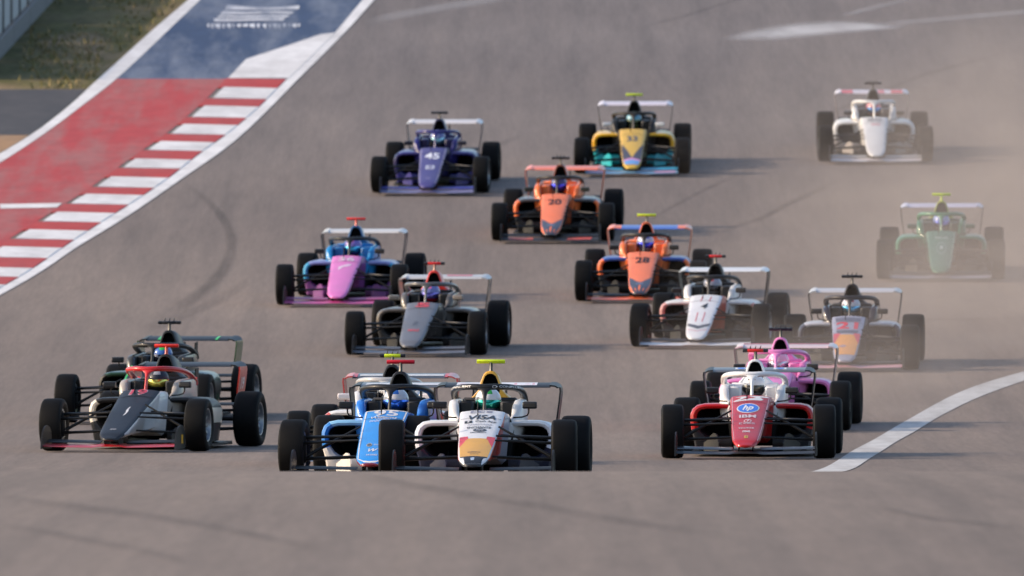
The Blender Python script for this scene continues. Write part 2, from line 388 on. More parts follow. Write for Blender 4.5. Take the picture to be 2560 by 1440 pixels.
link('grass', mb.mesh('grass', smooth=0), None, [plain((.19, .165, .06), .9), plain((.36, .26, .13), .9)], kind='stuff', label='patchy half dry grass on the verge left of the blue run-off', category='grass')
wall = empty('barrier_wall', label='low grey concrete wall with pale panels and dark posts at the upper left', category='wall')
def xw(d): return -8.46 + (d - 283) * .04
wall.location = (xw(278), 278, gz(278)); bpy.context.view_layer.update(); WI = wall.matrix_world.inverted()
M_CON = plain((.20, .20, .205), .85); M_PAN = paint((.38, .42, .45), .5, 0, .1); M_POST = plain((.10, .11, .12), .5, .6)
def wbox(name, d0, d1, xo0, xo1, z0, z1, mat, b=.02):
    mb = MB(); rings = []
    for d in (d0, (d0 + d1) / 2, d1):
        z = gz(d); x = xw(d); rings.append([WI @ Vector(p) for p in ((x + xo0, d, z + z0), (x + xo1 - b, d, z + z0), (x + xo1, d, z + z0 + b), (x + xo1, d, z + z1 - b), (x + xo1 - b, d, z + z1), (x + xo0, d, z + z1))])
    mb.loft(rings, 0, True, 0, 0); return link(name, mb.mesh(name, 30), wall, [mat])
d = 278.0
while d < 324:
    wbox('wall_segment', d + .02, d + 3.98, -.3, .0, -.1, .33, M_CON)
    wbox('panel', d + .12, d + 1.94, -.12, -.06, .345, .92, M_PAN, .01); wbox('panel', d + 2.06, d + 3.88, -.12, -.06, .345, .92, M_PAN, .01)
    wbox('post', d - .05, d + .05, -.14, -.03, .335, .98, M_POST, .01); wbox('post', d + 1.95, d + 2.05, -.14, -.03, .335, .98, M_POST, .01); d += 4

# ------------------------------------------------------------------ the racing car: shared part meshes
NST = [(0, .72, .605, .202, .22), (.2, .46, .530, .195, .20), (.35, .22, .462, .182, .185), (.5, -.02, .393, .172, .175), (.65, -.25, .323, .161, .165), (.78, -.46, .263, .150, .155), (.88, -.63, .215, .139, .142), (.94, -.73, .186, .126, .130), (.98, -.785, .163, .103, .120), (1, -.81, .148, .080, .115)]
def nst(v):
    V = [s[0] for s in NST]; return [float(np.interp(v, V, [s[k] for s in NST])) for k in range(1, 5)]
CROWN = .016
def nose_pt(u, v, off=.0015):
    y, z, w, zb = nst(min(max(v, 0), 1)); c = CROWN * (w / .19)
    return Vector((u * w * .93, y - off * .3, z + c * (1 - u * u) + off))
def build_nose():
    mb = MB(); rings = []; sl = []
    for i in range(25):
        v = i / 24; y, z, w, zb = nst(v); c = CROWN * (w / .19); wb = w * .72
        half = [(u * w * .93, z + c * (1 - u * u)) for u in (0, .25, .5, .75, 1.0)] + [(w * .985, z - .008), (w, z - .024), (w * .97, z - .06 if z - .06 > zb + .02 else (z + zb) / 2), (wb * 1.06, zb + .02), (wb * .9, zb + .004), (0, zb)]
        rings.append([(x, y, zz) for x, zz in half] + [(-x, y, zz) for x, zz in half[-2:0:-1]])
    y, z, w, zb = nst(1); cx = [Vector(p) for p in rings[-1]]; ctr = Vector((0, y, (z + zb) / 2))
    for k, dy in ((.86, -.022), (.5, -.036)): rings.append([ctr + (p - ctr) * k + Vector((0, dy, 0)) for p in cx])
    h = 11; tops = [0] * 5 + [1] * (h - 6)
    seg = []
    n = len(rings[0])
    for i in range(n): k = i if i < 10 else n - 1 - i; seg.append(0 if k < 5 else 1)
    R_ = [mb.ring(r) for r in rings]
    for i, (a, b) in enumerate(zip(R_, R_[1:])): mb.bridge(a, b, seg if i < 22 else [0 if q == 0 and i < 24 else 2 for q in seg])
    mb.face(R_[0][::-1], 1); mb.face(R_[-1], 2); return mb.mesh('nose', 40, 3)
def rr_section(hw, z0, z1, r=.03, taper=1.0):
    a = [(0, z1), (hw - r, z1), (hw - r * .3, z1 - r * .3), (hw, z1 - r), (hw * taper, z0 + r), (hw * taper - r, z0), (0, z0)]
    return a + [(-x, z) for x, z in a[-2:0:-1]]
def build_chassis():
    mb = MB(); S = [(.70, .176, .21, .588), (.9, .21, .17, .60), (1.02, .225, .14, .598), (1.06, .26, .12, .50), (1.5, .28, .10, .46), (1.9, .28, .10, .46), (2.2, .24, .10, .50), (2.5, .17, .12, .46)]
    rings = [[(x, y, z) for x, z in rr_section(hw, z0, z1, .04, .85)] for y, hw, z0, z1 in S]
    for a, b in zip(rings, rings[1:]):
        pass
    R = [mb.ring(r) for r in rings]
    for i, (a, b) in enumerate(zip(R, R[1:])): mb.bridge(a, b, 0 if i < 2 else 1)
    mb.face(R[0][::-1], 1); mb.face(R[-1], 1); return mb.mesh('chassis', 40, 2)
def build_cockpit_side():
    mb = MB(); rings = []
    for y, o, t, th in ((1.02, .235, .52, .05), (1.08, .268, .555, .06), (1.12, .300, .60, .07), (1.15, .320, .66, .085), (1.19, .329, .695, .09), (1.28, .334, .714, .09), (1.6, .338, .722, .085), (1.85, .335, .728, .085), (2.02, .315, .72, .085), (2.12, .28, .69, .07)):
        i = o - th; rings.append([(i, y, t - .03), (i + .012, y, t - .006), (i + .03, y, t), (o - .03, y, t), (o - .008, y, t - .012), (o, y, t - .04), (o + .004, y, .46), (o - .02, y, .36), (i, y, .36)])
    mb.loft(rings, 0, True, 0, 0); return mb.mesh('cockpit_side', 40)
def build_headrest():
    mb = MB()
    for s in (-1, 1):
        a, b = sorted((s * .118, s * .244)); mb.box(a, b, 1.34, 1.86, .50, .700, 0, .022)
    mb.box(-.244, .244, 1.80, 1.93, .50, .735, 0, .03); return mb.mesh('headrest', 40)
def build_airbox():
    def sec(y, k, top, base, bw, b0):
        P = [(0, top), (.035 * k, top - .006), (.062 * k, top - .03), (.085 * k, top - .085), (.112 * k, top - .16 * (top - base) / .25), (bw, base), (bw, b0)]
        return [(x, y, z) for x, z in P] + [(-x, y, z) for x, z in P[::-1][:-1]]
    mb = MB(); S = [(1.90, .93, .962, .70, .19, .62), (1.915, 1.0, .972, .70, .20, .60), (2.1, 1.0, .965, .69, .23, .5), (2.35, .92, .925, .66, .21, .42), (2.6, .72, .83, .58, .17, .36), (2.85, .5, .70, .48, .12, .30), (3.02, .3, .58, .42, .08, .28)]
    rings = [sec(*s) for s in S]; R = mb.loft(rings, 0, True, None, 1)
    # intake opening: inner ring pushed back
    f0 = rings[0]; mb_in = [];
    op = [(0, .948), (.026, .943), (.048, .925), (.066, .88), (.082, .82), (.085, .79), (.078, .775), (0, .77)]
    op = [(x, z) for x, z in op] + [(-x, z) for x, z in op[::-1][1:-1]]
    I0 = mb.ring([(x, 1.898, z) for x, z in op]); I1 = mb.ring([(x * .8, 2.05, z * .8 + .17) for x, z in op])
    mb.bridge(I0, I1, 1); mb.face(I1, 1)
    # front face between outer ring and opening
    bm_o = R[0]; no = len(bm_o); ni = len(I0)
    # connect by angle about a centre
    c = (0, .86)
    def ang(i): x, y, z = mb.v[i]; return math.atan2(x - c[0], z - c[1]) % (2 * math.pi)
    O = sorted(bm_o, key=ang); I = sorted(I0, key=ang); i = j = 0
    while i < no or j < ni:
        ao = ang(O[(i + 1) % no]) + (2 * math.pi if i + 1 >= no else 0); ai = ang(I[(j + 1) % ni]) + (2 * math.pi if j + 1 >= ni else 0)
        if i < no and (ao <= ai or j >= ni): mb.face((O[i % no], O[(i + 1) % no], I[j % ni]), 0); i += 1
        else: mb.face((O[i % no], I[(j + 1) % ni], I[j % ni]), 0); j += 1
    return mb.mesh('engine_cover', 40, 2)
def build_sidepod():
    OUT = [(.205, .530), (.34, .536), (.48, .533), (.555, .517), (.602, .480), (.624, .425), (.626, .35), (.614, .27), (.592, .19), (.575, .075), (.45, .048), (.205, .048)]
    INN = [(.205, .476), (.34, .480), (.47, .478), (.515, .468), (.545, .446), (.560, .408), (.558, .355), (.540, .295), (.505, .245), (.46, .215), (.38, .205), (.205, .205)]
    def sc(P, y, kx, kz, zc=.048): return [(.26 + (x - .26) * kx, y, zc + (z - zc) * kz) for x, z in P]
    mb = MB()
    rings = [sc(OUT, 2.78, .22, .62), sc(OUT, 2.55, .48, .78), sc(OUT, 2.2, .78, .92), sc(OUT, 1.8, .97, .99), sc(OUT, 1.35, 1, 1), sc(OUT, 1.08, 1, 1)]
    mid = [((a[0] + b[0]) / 2, (a[1] + b[1]) / 2) for a, b in zip(OUT, INN)]
    rings.append([(o[0] * .7 + m[0] * .3, 1.043, o[1] * .7 + m[1] * .3) for o, m in zip(OUT, mid)])
    rings.append([(m[0], 1.03, m[1]) for m in mid])
    rings.append([(i[0] * .75 + m[0] * .25, 1.045, i[1] * .75 + m[1] * .25) for i, m in zip(INN, mid)])
    rings.append([(x, 1.09, z) for x, z in INN])
    R = [mb.ring(r) for r in rings]; nseg = len(OUT)
    for k, (a, b) in enumerate(zip(R, R[1:])):
        for i in range(nseg - 1):
            low = i >= 7
            if k < 5: m = 1 if i in (5, 6) else (2 if low else 0)
            else: m = 2 if low else (1 if i >= 3 else 0)
            mb.face((a[i], a[i + 1], b[i + 1], b[i]), m)
    # dark duct with radiator face
    D = mb.ring([(.26 + (x - .26) * .85, 1.55, .30 + (z - .30) * .85) for x, z in INN]); mb.bridge(R[-1], D, 3, closed=False); mb.face(D, 3)
    mb.face(R[0], 3); return mb.mesh('sidepod', 40, 4)
def build_floor():
    mb = MB(); P = [(.0, .72), (.13, .74), (.20, .82), (.55, .94), (.63, 1.06), (.63, 2.3), (.48, 2.5), (.46, 3.1), (0, 3.12)]
    full = P + [(-x, y) for x, y in P[-2:0:-1]]
    mb.loft([[(x, y, .032) for x, y in full], [(x, y, .052) for x, y in full]], 0, True, 0, 0); return mb.mesh('floor', 30)
def build_vane():
    mb = MB(); rings = []
    for i in range(7):
        t = i / 6; y = .70 + .30 * t; x = .32 + .16 * t ** 1.5; top = .14 + .10 * math.sin(math.pi * min(1, t * 1.1))
        rings.append([(x - .006, y, .055), (x + .006, y, .055), (x + .006, y, top), (x - .006, y, top)])
    mb.loft(rings, 0, True, 0, 0); return mb.mesh('bargeboard', 40)
def airfoil(c, t, n=7):
    up = [(c * k / n, t * (2.2 * math.sqrt(k / n) * (1 - k / n) + .15)) for k in range(n + 1)]; lo = [(c * k / n, -t * .25 * math.sin(math.pi * k / n) - t * .05) for k in range(n, -1, -1)]
    return up + lo[1:-1] if False else up + lo
def wing_mesh(name, span, y0, z0, chord, thick, pitch, zfun=lambda x: 0, n=12, two=False):
    mb = MB(); A = airfoil(chord, thick); rings = []; cp, sp_ = math.cos(pitch), math.sin(pitch)
    for i in range(n + 1):
        x = span[0] + (span[1] - span[0]) * i / n; rings.append([(x, y0 + a * cp - b * sp_ * 0, z0 + a * sp_ + b * cp + zfun(x)) for a, b in A])
    k = len(A); seg = [0 if i < 8 else (1 if two else 0) for i in range(k)]
    mb.loft(rings, seg, True, 0, 0); return mb.mesh(name, 50, 2 if two else 1)
def build_endplate():
    out = [(-.90, .035), (-.42, .035), (-.40, .10), (-.42, .19), (-.48, .25), (-.60, .275), (-.72, .265), (-.82, .22), (-.88, .14)]
    mb = MB(); mb.loft([[(.693, y, z) for y, z in out], [(.705, y, z) for y, z in out]], 0, True, 0, 0); return mb.mesh('endplate', 30)
def build_pylon():
    mb = MB()
    for s in (-1, 1): mb.loft([[(s * .07 + dx, y + .02 * (z < .1), z) for dx, y in ((-.006, -.74), (.006, -.74), (.006, -.50), (-.006, -.50))] for z in (.07, .10, .150)], 0, True, 0, 0)
    return mb.mesh('wing_pylon', 30)
def build_rw_endplate():
    path = [(.47, .872), (.515, .868), (.545, .852), (.562, .825), (.566, .79), (.556, .70), (.54, .58), (.52, .45), (.505, .34)]
    mb = MB(); rings = []
    for i, (x, z) in enumerate(path):
        low = (z < .6); y0 = 2.98 if z > .5 else 3.05; y1 = 3.34 if z > .5 else 3.30
        a = path[max(0, i - 1)]; b = path[min(len(path) - 1, i + 1)]; tx, tz = b[0] - a[0], b[1] - a[1]; l = math.hypot(tx, tz); nx, nz = -tz / l * .007, tx / l * .007
        lead = -.030 * (z > .84)
        rings.append([(x - nx, y0, z - nz + lead * 1.0), (x + nx, y0, z + nz + lead), (x + nx, y1, z + nz), (x - nx, y1, z - nz)])
    R_ = [mb.ring(r) for r in rings]
    for i, (a, b) in enumerate(zip(R_, R_[1:])): mb.bridge(a, b, 1 if i < 3 else 0)
    mb.face(R_[0][::-1], 1); mb.face(R_[-1], 0); return mb.mesh('wing_endplate', 45, 2)
def build_swan():
    mb = MB()
    for s in (-1, 1):
        P = [(2.95, .36), (3.16, .36), (3.22, .60), (3.25, .81), (3.10, .80), (3.06, .60)]
        mb.loft([[(s * .07 - .005, y, z) for y, z in P], [(s * .07 + .005, y, z) for y, z in P]], 0, True, 0, 0)
    return mb.mesh('wing_support', 30)
def build_gearbox():
    mb = MB(); mb.loft([[(x, y, z) for x, z in rr_section(hw, z0, z1, .03)] for y, hw, z0, z1 in ((2.35, .19, .10, .44), (2.7, .14, .12, .42), (3.0, .10, .16, .38), (3.35, .06, .22, .34))], 0, True, 0, 0); return mb.mesh('gearbox', 40)
def build_tcam(prong):
    mb = MB()
    def bar(x0, x1, m):
        S = [(-.028, .004), (-.016, .018), (.006, .020), (.03, .012), (.036, 0), (.03, -.010), (.006, -.018), (-.018, -.014)]
        mb.loft([[(x, 1.985 + a * k, 1.055 + b * k) for a, b in S] for x, k in ((x0, .9), (x0 + .005, 1), (x1 - .005, 1), (x1, .9))], m, True, m, m)
    if prong:
        bar(-.080, .080, 0); bar(-.128, -.081, 1); bar(.081, .128, 1)
        for x in (-.052, .0, .05): mb.tube([(x - .004, 1.985, 1.068), (x, 1.987, 1.086), (x + .006, 1.995, 1.106)], [.011, .006, .003], 6, 1)
    else: bar(-.126, .126, 0)
    mb.tube([(0, 1.97, .94), (0, 1.98, .985), (0, 1.985, 1.045)], [(.026, .04), (.016, .03), (.017, .028)], 8, 2, up=Vector((0, 1, 0)))
    return mb.mesh('camera_bar', 40, 3)
def halo_path(t):
    """t in -1..1 along the hoop, 0 at the front"""
    s = abs(t); sg = 1 if t >= 0 else -1
    K = [(0, 0, 1.08, .824), (.18, .10, 1.10, .830), (.36, .19, 1.17, .828), (.52, .258, 1.30, .820), (.68, .298, 1.48, .800), (.84, .312, 1.72, .757), (1, .305, 1.95, .690)]
    T = [k[0] for k in K]; return Vector((sg * float(np.interp(s, T, [k[1] for k in K])), float(np.interp(s, T, [k[2] for k in K])), float(np.interp(s, T, [k[3] for k in K]))))
def build_halo():
    mb = MB(); P = [halo_path(-1 + 2 * i / 40) for i in range(41)]
    for _ in range(3): P = [P[0]] + [(P[i - 1] + P[i] * 2 + P[i + 1]) / 4 for i in range(1, 40)] + [P[-1]]
    mb.tube(P, [(.032, .027)] * 41, 12, 0)
    # front strut, flaring into the hoop
    st = [(.93, .57, .024, .045), (.955, .63, .0165, .042), (.985, .69, .0150, .040), (1.015, .745, .017, .038), (1.045, .782, .028, .034), (1.07, .806, .060, .030), (1.085, .828, .105, .022)]
    rings = [[(w * math.cos(2 * math.pi * k / 12), y + h * math.sin(2 * math.pi * k / 12), z) for k in range(12)] for y, z, w, h in st]
    mb.loft(rings, 0, True, 0, 0)
    for s in (-1, 1): mb.tube([(s * .300, 1.93, .72), (s * .298, 1.97, .66)], [(.036, .034), (.04, .04)], 10, 0)
    return mb.mesh('halo', 50)
def build_mirror():
    mb = MB(); S = []
    for x, k in ((.335, .82), (.343, .97), (.352, 1), (.446, 1), (.457, .95), (.463, .75)):
        o = .0; S.append([(x, 1.02 + a * k + (x - .39) * -.18, .665 + b * k) for a, b in ((-.024, .016), (-.010, .031), (.03, .033), (.045, .026), (.045, -.026), (.03, -.032), (-.010, -.031), (-.024, -.016))])
    mb.loft(S, 0, True, 0, 0); return mb.mesh('mirror', 40)
def build_mirror_stalk():
    mb = MB(); mb.tube([(.39, 1.05, .645), (.388, 1.05, .60), (.375, 1.05, .575), (.33, 1.05, .56), (.25, 1.04, .555)], .008, 6, 0); return mb.mesh('stalk', 60)
def build_antenna():
    mb = MB(); mb.tube([(-.035, .58, .57), (-.035, .58, .625), (-.035, .585, .63), (-.035, .59, .735)], [.010, .008, .005, .004], 6, 0); return mb.mesh('antenna', 60)
def tyre_prof(R, W):
    h = W / 2; ri = .168
    return [(-h * .78, ri - .004), (-h * .92, ri + .02), (-h * 1.0, ri + (R - ri) * .45), (-h * .985, R - .045), (-h * .93, R - .02), (-h * .83, R - .007), (-h * .6, R - .001), (0, R), (h * .6, R - .001), (h * .83, R - .007), (h * .93, R - .02), (h * .985, R - .045), (h, ri + (R - ri) * .45), (h * .92, ri + .02), (h * .78, ri - .004), (0, ri - .02)]
def build_tyre(R, W):
    mb = MB(); p = tyre_prof(R, W); mb.lathe_x(p + [p[0]], 44); return mb.mesh('tyre', 35)
def build_rim(W):
    """outer face towards +x"""
    mb = MB(); h = W / 2
    mb.lathe_x([(h * .80, .166), (h * .84, .172), (h * .82, .160), (h * .62, .148), (h * .2, .140), (-h * .75, .140), (-h * .78, .166)], 40, 0)
    for k in range(10):
        a = 2 * math.pi * k / 10; ca, sa = math.cos(a), math.sin(a)
        def q(x, r, t): return (x, r * ca - t * sa, r * sa + t * ca)
        x0 = h * .50
        mb.loft([[q(x0 + .004, .035, -.016), q(x0 + .004, .035, .016), q(x0 - .02, .035, .016), q(x0 - .02, .035, -.016)], [q(x0 - .004, .09, -.011), q(x0 - .004, .09, .011), q(x0 - .025, .09, .011), q(x0 - .025, .09, -.011)], [q(h * .62, .15, -.017), q(h * .62, .15, .017), q(h * .62 - .03, .15, .017), q(h * .62 - .03, .15, -.017)]], 0, True, 0, 0)
    mb.lathe_x([(h * .55, 0), (h * .56, .02), (h * .52, .045), (h * .30, .05), (h * .30, 0)], 20, 1)
    mb.lathe_x([(h * .1, .135), (h * .12, .05), (h * .05, .0)], 24, 2)
    return mb.mesh('rim', 35, 3)
def rods(name, L, r=.0085):
    mb = MB()
    for a, b in L: mb.tube([a, b], (r * 1.9, r), 8, 0, up=Vector((0, 0, 1)))
    return mb.mesh(name, 50)
def build_upright(y, z, x):
    mb = MB(); mb.box(x - .07, x + .02, y - .06, y + .06, z - .12, z + .12, 0, .02); return mb.mesh('upright', 40)

RF, RR, WF, WR, WBASE = .270, .2875, .230, .270, 2.75
P = {}
P['nose'] = build_nose(); P['chassis'] = build_chassis(); P['cockpit_side'] = build_cockpit_side(); P['headrest'] = build_headrest(); P['engine_cover'] = build_airbox()
P['sidepod'] = build_sidepod(); P['floor'] = build_floor(); P['bargeboard'] = build_vane()
P['front_plane'] = wing_mesh('front_wing', (-.694, .694), -.86, .050, .24, .009, math.radians(6.5), lambda x: .012 * (abs(x) / .7) ** 2 + (.010 if abs(x) < .12 else 0), 24)
P['flap'] = wing_mesh('flap', (.135, .690), -.64, .088, .13, .007, math.radians(12), lambda x: .014 * (x / .7), 8)
P['endplate'] = build_endplate(); P['wing_pylon'] = build_pylon()
P['rear_plane'] = wing_mesh('rear_wing', (-.475, .475), 3.0, .824, .28, .012, math.radians(9.5), lambda x: 0, 8, True)
P['beam'] = wing_mesh('beam_wing', (-.515, .515), 3.06, .42, .2, .010, math.radians(8), lambda x: 0, 4)
P['wing_endplate'] = build_rw_endplate(); P['wing_support'] = build_swan(); P['gearbox'] = build_gearbox()
P['tcam0'] = build_tcam(False); P['tcam1'] = build_tcam(True); P['halo'] = build_halo(); P['mirror'] = build_mirror(); P['stalk'] = build_mirror_stalk(); P['antenna'] = build_antenna()
P['tyre_f'] = build_tyre(RF, WF); P['tyre_r'] = build_tyre(RR, WR); P['rim_f'] = build_rim(WF); P['rim_r'] = build_rim(WR)
P['uw'] = rods('upper_wishbone', [((.69, 0, .375), (.165, -.12, .395)), ((.69, 0, .375), (.175, .40, .40))]); P['lw'] = rods('lower_wishbone', [((.69, 0, .185), (.12, -.15, .215)), ((.69, 0, .185), (.15, .42, .20))])
P['pr'] = rods('pushrod', [((.64, .0, .215), (.175, .12, .475))], .009); P['tr'] = rods('track_rod', [((.68, -.08, .33), (.16, -.20, .355))], .008)
P['ruw'] = rods('rear_wishbone', [((.64, WBASE, .38), (.12, WBASE - .25, .37)), ((.64, WBASE, .38), (.10, WBASE + .15, .36)), ((.64, WBASE, .19), (.12, WBASE - .3, .16)), ((.64, WBASE, .19), (.10, WBASE + .15, .18))]); P['ds'] = rods('driveshaft', [((.64, WBASE, .29), (.08, WBASE, .29))], .015)
P['upf'] = build_upright(0, .27, .72); P['upr'] = build_upright(WBASE, .285, .66)
for k in ('cockpit_side', 'sidepod', 'bargeboard', 'flap', 'endplate', 'wing_endplate', 'mirror', 'stalk', 'rim_f', 'rim_r', 'uw', 'lw', 'pr', 'tr', 'ruw', 'ds', 'upf', 'upr'): P[k + '-'] = mirror(P[k])

# driver: one continuous skinned body, helmet and visor
def build_body():
    J = {'pelvis': ((0, 1.72, .17), .13), 'waist': ((0, 1.73, .30), .125), 'chest': ((0, 1.68, .44), .145), 'neck': ((0, 1.62, .56), .06), 'head': ((0, 1.58, .66), .085),
         'ls': ((-.17, 1.66, .49), .07), 'le': ((-.23, 1.44, .40), .05), 'lh': ((-.135, 1.22, .47), .04), 'lf': ((-.11, 1.16, .48), .032), 'rs': ((.17, 1.66, .49), .07), 're': ((.23, 1.44, .40), .05), 'rh': ((.135, 1.22, .47), .04), 'rf': ((.11, 1.16, .48), .032),
         'lk': ((-.11, 1.05, .36), .075), 'la': ((-.08, .45, .25), .05), 'lt': ((-.08, .37, .33), .035), 'rk': ((.11, 1.05, .36), .075), 'ra': ((.08, .45, .25), .05), 'rt': ((.08, .37, .33), .035)}
    E = [('pelvis', 'waist'), ('waist', 'chest'), ('chest', 'neck'), ('neck', 'head'), ('chest', 'ls'), ('ls', 'le'), ('le', 'lh'), ('lh', 'lf'), ('chest', 'rs'), ('rs', 're'), ('re', 'rh'), ('rh', 'rf'), ('pelvis', 'lk'), ('lk', 'la'), ('la', 'lt'), ('pelvis', 'rk'), ('rk', 'ra'), ('ra', 'rt')]
    ks = list(J); me = bpy.data.meshes.new('person'); me.from_pydata([J[k][0] for k in ks], [(ks.index(a), ks.index(b)) for a, b in E], [])
    o = bpy.data.objects.new('tmp_body', me); COL.objects.link(o); md = o.modifiers.new('s', 'SKIN'); sd = o.modifiers.new('u', 'SUBSURF'); sd.levels = 2; sd.render_levels = 2
    for i, k in enumerate(ks): r = J[k][1]; sv = me.skin_vertices[0].data[i]; sv.radius = (r, r); sv.use_root = (k == 'pelvis')
    dg = bpy.context.evaluated_depsgraph_get(); ev = o.evaluated_get(dg); m2 = bpy.data.meshes.new_from_object(ev); bpy.data.objects.remove(o); m2.name = 'person'; m2.shade_smooth(); m2.materials.clear(); m2.materials.append(None); return m2
HC = Vector((0, 1.56, .700))
def hel_pt(th, ph, k=1.0):
    """th around (0 = front, towards -y), ph elevation"""
    x = math.sin(th) * math.cos(ph); y = -math.cos(th) * math.cos(ph); z = math.sin(ph)
    rx, ry, rz = .118, .142, .128 if z > 0 else .118
    f = 1.0
    if y < 0 and z < 0: f = 1 + .14 * (-y) * min(1, -z * 2.2)
    if z < -.55: f *= 1 - .25 * (-z - .55)
    return HC + Vector((x * rx * k, y * ry * k * f, z * rz * k))
def build_helmet():
    mb = MB(); n, m_ = 32, 18; rows = []
    for j in range(1, m_): ph = -math.pi / 2 + math.pi * j / m_; rows.append(mb.ring([hel_pt(2 * math.pi * i / n, ph) for i in range(n)]))
    for j, (a, b) in enumerate(zip(rows, rows[1:])):
        for i in range(n):
            th = (2 * math.pi * (i + .5) / n + math.pi) % (2 * math.pi) - math.pi; ph = -math.pi / 2 + math.pi * (j + 1.5) / m_
            m = 1 if (ph > .45 and abs(math.sin(th) * math.cos(ph)) < .26) else (2 if ph < -.42 else (3 if .06 < ph < .36 and abs(th) < 1.35 else 0))
            mb.face((a[i], a[(i + 1) % n], b[(i + 1) % n], b[i]), m)
    t = mb.pt(hel_pt(0, math.pi / 2)); b = mb.pt(hel_pt(0, -math.pi / 2))
    for i in range(n): mb.face((rows[-1][i], rows[-1][(i + 1) % n], t), 1); mb.face((rows[0][(i + 1) % n], rows[0][i], b), 2)
    return mb.mesh('helmet', 60, 4)
def build_visor():
    mb = MB(); R = []
    for j in range(7):
        ph = -.56 + .66 * j / 6; R.append(mb.ring([hel_pt(-1.25 + 2.5 * i / 20, ph, 1.022 if 0 < j < 6 else 1.008) for i in range(21)]))
    for a, b in zip(R, R[1:]): mb.bridge(a, b, 0, closed=False)
    return mb.mesh('visor', 60)
P['body'] = build_body(); P['helmet'] = build_helmet(); P['visor'] = build_visor()

# ------------------------------------------------------------------ printed marks on curved panels
def rw_pt(a, b, off=.002):      # rear wing upper face: a across -1..1, b 0 front .. 1 back (height in the picture)
    k = b * .9 + .02; c = k * .28; t = .012 * (2.2 * math.sqrt(k) * (1 - k) + .15); p = math.radians(9.5)
    return Vector((a * .475, 3.0 + c * math.cos(p) - off * .5, .824 + c * math.sin(p) + t * math.cos(p) + off))
def halo_pt(a, b, off=.002):
    p = halo_path(a); q = halo_path(a + .01); t = (q - p).normalized(); fr = Vector((t.y, -t.x, 0)).normalized()
    if fr.y > 0: fr = -fr
    an = b * 1.1; return p + fr * (.032 + off) * math.cos(an) + Vector((0, 0, 1)) * (.027 + off) * math.sin(an) * -1
def plate_pt(a, b, off=.0): return Vector((.575 - .075 * b + off, 3.0 + .3 * a, .82 - .5 * b))
def fp_pt(a, b, off=.002):      # front wing main plane
    x = a * .69; c = .24 * (b * .9 + .03); k = c / .24; t = .009 * (2.2 * math.sqrt(k) * (1 - k) + .15); p = math.radians(6.5)
    return Vector((x, -.86 + c * math.cos(p) - off * .4, .050 + .012 * (abs(x) / .7) ** 2 + (.010 if abs(x) < .12 else 0) + c * math.sin(p) + t + off))
def map_mesh(bm, fn, off, name, maxlen):
    for _ in range(5):
        e = [e for e in bm.edges if (e.verts[0].co - e.verts[1].co).length > maxlen]
        if not e: break
        bmesh.ops.subdivide_edges(bm, edges=e, cuts=1); bmesh.ops.triangulate(bm, faces=[f for f in bm.faces if len(f.verts) > 3])
    for v in bm.verts: v.co = fn(v.co.x, -v.co.y, off)
    me = bpy.data.meshes.new(name); bm.to_mesh(me); bm.free(); me.materials.append(None); me.shade_smooth(); return me
def poly_mesh(pts, fn=nose_pt, off=.0025, name='marking', maxlen=.25):
    bm = bmesh.new(); bm.faces.new([bm.verts.new((u, -v, 0)) for u, v in pts]); bmesh.ops.triangulate(bm, faces=bm.faces); return map_mesh(bm, fn, off, name, maxlen)
def ell(cu, cv, ru, rv, n=24): return [(cu + ru * math.cos(2 * math.pi * k / n), cv + rv * math.sin(2 * math.pi * k / n)) for k in range(n)]
def text_mesh(s, cu, cv, wu, hv, fn=nose_pt, off=.0035, bold=.01, shear=0, name='lettering', maxlen=.25):
    c = bpy.data.curves.new('txt', 'FONT'); c.body = s; c.offset = bold; c.shear = shear; c.resolution_u = 3; c.fill_mode = 'FRONT' if hasattr(c, 'fill_mode') else c.fill_mode
    o = bpy.data.objects.new('txt', c); COL.objects.link(o); dg = bpy.context.evaluated_depsgraph_get(); me = bpy.data.meshes.new_from_object(o.evaluated_get(dg)); bpy.data.objects.remove(o)
    bm = bmesh.new(); bm.from_mesh(me); bpy.data.meshes.remove(me)
    xs = [v.co.x for v in bm.verts]; ys = [v.co.y for v in bm.verts]; x0, x1, y0, y1 = min(xs), max(xs), min(ys), max(ys)
    for v in bm.verts: v.co.x = cu + ((v.co.x - x0) / (x1 - x0) - .5) * wu; v.co.y = -(cv - ((v.co.y - y0) / (y1 - y0) - .5) * hv); v.co.z = 0
    return map_mesh(bm, fn, off, name, maxlen)

P['seam'] = poly_mesh([(-1, .192), (-.5, .178), (0, .172), (.5, .178), (1, .192), (1, .197), (.5, .184), (0, .178), (-.5, .184), (-1, .197)], name='panel_seam', off=.0045)
RV = random.Random(5)
